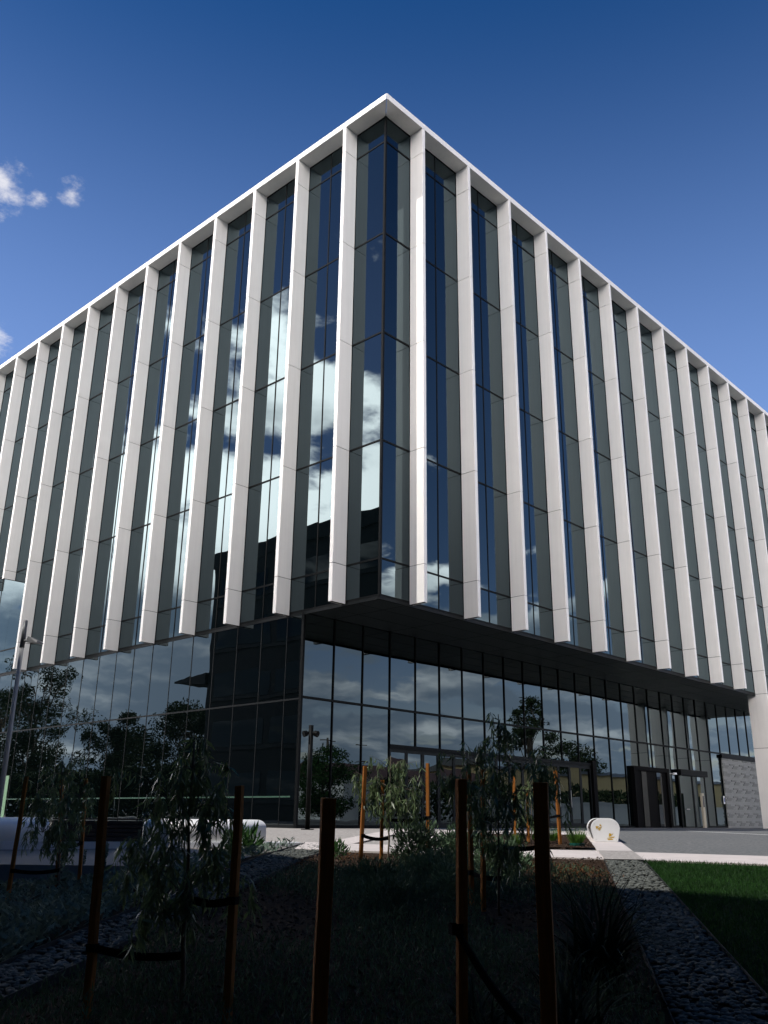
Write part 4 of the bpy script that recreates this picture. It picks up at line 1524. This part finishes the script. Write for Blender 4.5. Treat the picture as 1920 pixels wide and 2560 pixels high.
px_, py_ = gxy(28.5, -2.2)
pole = thing('light_pole', 'black pole with two small floodlights at the lobby corner', 'light pole', (px_, py_, 0.1))
MB().tube([(0, 0, 0), (0, 0, 3.08)], [0.075, 0.075], 14).obj('pole', M['black'], pole, smooth=True)
MB().tube([(0, 0, -0.0), (0, 0, 0.025)], [0.2, 0.2], 14).obj('base_plate', M['black'], pole)
for sg in (-1, 1):
    d_ = Vector((RX, RY, 0)) * sg
    b_ = Vector((-HX, -HY, 0))
    p0 = d_ * 0.05 + Vector((0, 0, 2.86))
    p1 = d_ * 0.22 + b_ * 0.1 + Vector((0, 0, 2.80))
    MB().tube([tuple(p0), tuple(p0 + (p1 - p0) * 0.4), tuple(p0 + (p1 - p0) * 0.42), tuple(p1)], [0.04, 0.05, 0.085, 0.10], 12).obj('floodlight', M['black'], pole)

ip = thing('intercom_post', 'slim beige intercom post beside the sliding entrance doors', 'intercom', (29.8, 3.0, Z0))
MB().box((-0.14, -0.06, 0), (0.14, 0.06, 1.85)).obj('post', M['beige'], ip, bevel=0.01)
MB().box((-0.09, -0.068, 1.1), (0.09, -0.061, 1.7)).obj('intercom_panel', M['dgrey'], ip)

# ------------------------------------------------------------------ surroundings seen in the glass
def gum_tree(label, x, y, h, cw, seed, n=2600, mtl='fartree', leaf=0.42, narrow=False, group='tall gum trees across the road'):
    rs = random.Random(seed)
    zg = -0.06
    t = thing('gum_tree', label, 'tree', (x, y, zg), 0, group)
    mb = MB()
    pts = [Vector((rs.gauss(0, .02) * h * i / 6, rs.gauss(0, .02) * h * i / 6, h * 0.8 * i / 6)) for i in range(7)]
    mb.tube(pts, [h * 0.022 * (1 - 0.75 * i / 6) for i in range(7)], 8)
    lobes = []
    for i in range(34):
        u_ = rs.uniform(0.16, 0.96)
        a = rs.uniform(0, 6.28)
        wmax = cw * 0.5 * (1 - 0.55 * abs(u_ - 0.6) / 0.4)
        r_ = wmax * math.sqrt(rs.random()) * 0.85
        c = Vector((r_ * math.cos(a), r_ * math.sin(a), h * u_))
        lobes.append((c, cw * rs.uniform(0.09, 0.18)))
        b0 = pts[min(6, max(1, int(u_ * 6)))] * 0.9
        mb.tube([b0, (b0 + c) / 2 + Vector((0, 0, h * 0.02)), c], [h * 0.006, h * 0.004, h * 0.002], 5)
    mb.obj('trunk', M['bark'], t, smooth=True)
    pl_ = np.array([[*c, r_] for c, r_ in lobes])
    idx = RNG.integers(0, len(lobes), n)
    d = unit(RNG.normal(size=(n, 3)))
    P_ = pl_[idx, :3] + d * pl_[idx, 3:4] * RNG.random((n, 1)) ** 0.4 * np.array([1, 1, 0.7])
    D_ = unit(RNG.normal(size=(n, 3)) + np.array([0, 0, -0.5]))
    V_ = leaf_quads(P_, D_, RNG.uniform(0.6, 1.3, n) * leaf * 1.5, RNG.uniform(0.5, 0.9, n) * leaf, 0.2)
    link('crown', quads_mesh('crown', V_, M[mtl]), t)
    return t


# mirrored in the left glass
FL = 0.26
gum_tree('tallest gum beyond the neighbouring building, mirrored at far left', -38, 100, 21, 15, 31, 15000, leaf=FL)
gum_tree('broad gum beside the tallest one, mirrored at the left edge', -44, 124, 19, 16, 32, 12000, leaf=FL)
gum_tree('leafy gum mirrored to the right of the tallest gum', -42, 86, 13.0, 12, 33, 11000, leaf=FL)
gum_tree('round-headed gum mirrored below the fin ends', -46, 76, 13.6, 12, 34, 11000, leaf=FL)
gum_tree('spiky-topped gum mirrored left of the dark canopy', -42, 63, 12.6, 11, 35, 11000, leaf=FL)
gum_tree('low gum mirrored under the dark canopy', -40, 52, 10.5, 10, 36, 9000, leaf=FL)
gum_tree('bushy gum filling the gap in the mirrored row of trees', -50, 94, 11.5, 12, 37, 9000, leaf=FL)
hedge = thing('hedge', 'long dark hedge mirrored low in the left glass', 'hedge', (-34, 80, -0.06))
nn = 26000
P = np.stack([RNG.uniform(-1.2, 1.2, nn), RNG.uniform(-40, 45, nn), RNG.random(nn) ** 0.8 * 5.2], axis=1)
link('foliage', quads_mesh('foliage', leaf_quads(P, unit(RNG.normal(size=(nn, 3))), 0.5, 0.3, 0.2), M['fartree']), hedge)
# mirrored in the right lobby glass
gum_tree('bright green street tree mirrored beside the black pole', 20.5, -16.5, 4.9, 6.4, 41, 9000, 'green', 0.13, group='trees along the street')
gum_tree('narrow tall gum mirrored above the folding doors', 94, -50, 18.5, 9, 42, 11000, leaf=0.28, group='trees along the street')
gum_tree('lower spreading gum next to the narrow tall one, in the mirror', 103, -49, 11.5, 13, 43, 9000, leaf=0.28, group='trees along the street')
gum_tree('small dark tree mirrored behind the small gum sapling', 31, -20, 3.6, 4.5, 44, 5000, 'fartree', 0.13, group='trees along the street')
wh = thing('warehouse', 'tan ribbed metal warehouse mirrored in the lobby glass', 'building', (110, -46, 0))
MB().box((-38, -8, -0.2), (70, 4, 6.6)).obj('wall', M['tan'], wh)
MB().add([(-38.6, 4.5, 6.6), (70.6, 4.5, 6.6), (70.6, -8.5, 6.6), (-38.6, -8.5, 6.6), (-38.6, -2, 7.6), (70.6, -2, 7.6)], [(0, 1, 5, 4), (2, 3, 4, 5), (0, 4, 3), (1, 2, 5), (3, 2, 1, 0)]).obj('roof', M['dgrey'], wh)
wh2 = thing('red_roofed_shed', 'pale shed with a red roof mirrored behind the folding doors', 'building', (58, -44, 0))
MB().box((-12, -6, -0.2), (12, 3, 4.4)).obj('wall', M['render'], wh2)
MB().add([(-12.6, 3.6, 4.4), (12.6, 3.6, 4.4), (12.6, -6.6, 4.4), (-12.6, -6.6, 4.4), (-12.6, -1.5, 6.0), (12.6, -1.5, 6.0)], [(0, 1, 5, 4), (2, 3, 4, 5), (0, 4, 3), (1, 2, 5), (3, 2, 1, 0)]).obj('roof', M['redroof'], wh2)
rw = thing('boundary_wall', 'low white rendered wall mirrored along the lobby glass', 'wall', (34, -16, 0))
MB().box((0, -0.12, -0.2), (48, 0.12, 1.85)).obj('wall_body', M['render'], rw)
MB().box((-0.05, -0.16, 1.852), (48.05, 0.16, 1.93)).obj('wall_coping', M['render'], rw)
hd2 = thing('hedge', 'dark clipped hedge behind the white boundary wall in the mirror', 'hedge', (54, -18, 0))
nn = 7000
P = np.stack([RNG.uniform(-22, 26, nn), RNG.uniform(-0.9, 0.9, nn), RNG.random(nn) ** 0.6 * 3.0], axis=1)
link('foliage', quads_mesh('foliage', leaf_quads(P, unit(RNG.normal(size=(nn, 3))), 0.4, 0.25, 0.2), M['fartree']), hd2)
for i, (x, y) in enumerate(((64.0, -62.0), (71.0, -62.5))):
    t = thing('power_pole', ('timber power pole with crossarms, left one of the mirrored pair', 'timber power pole with crossarms, right one of the mirrored pair')[i], 'power pole', (x, y, 0), 0, 'power poles along the street')
    MB().tube([(0, 0, -0.3), (0, 0, 10.2)], [0.2, 0.13], 8).obj('pole', M['wood_pole'], t)
    for z_ in (9.8, 7.6):
        MB().box((-1.2, -0.06, z_), (1.2, 0.06, z_ + 0.12)).obj('crossarm', M['wood_pole'], t)
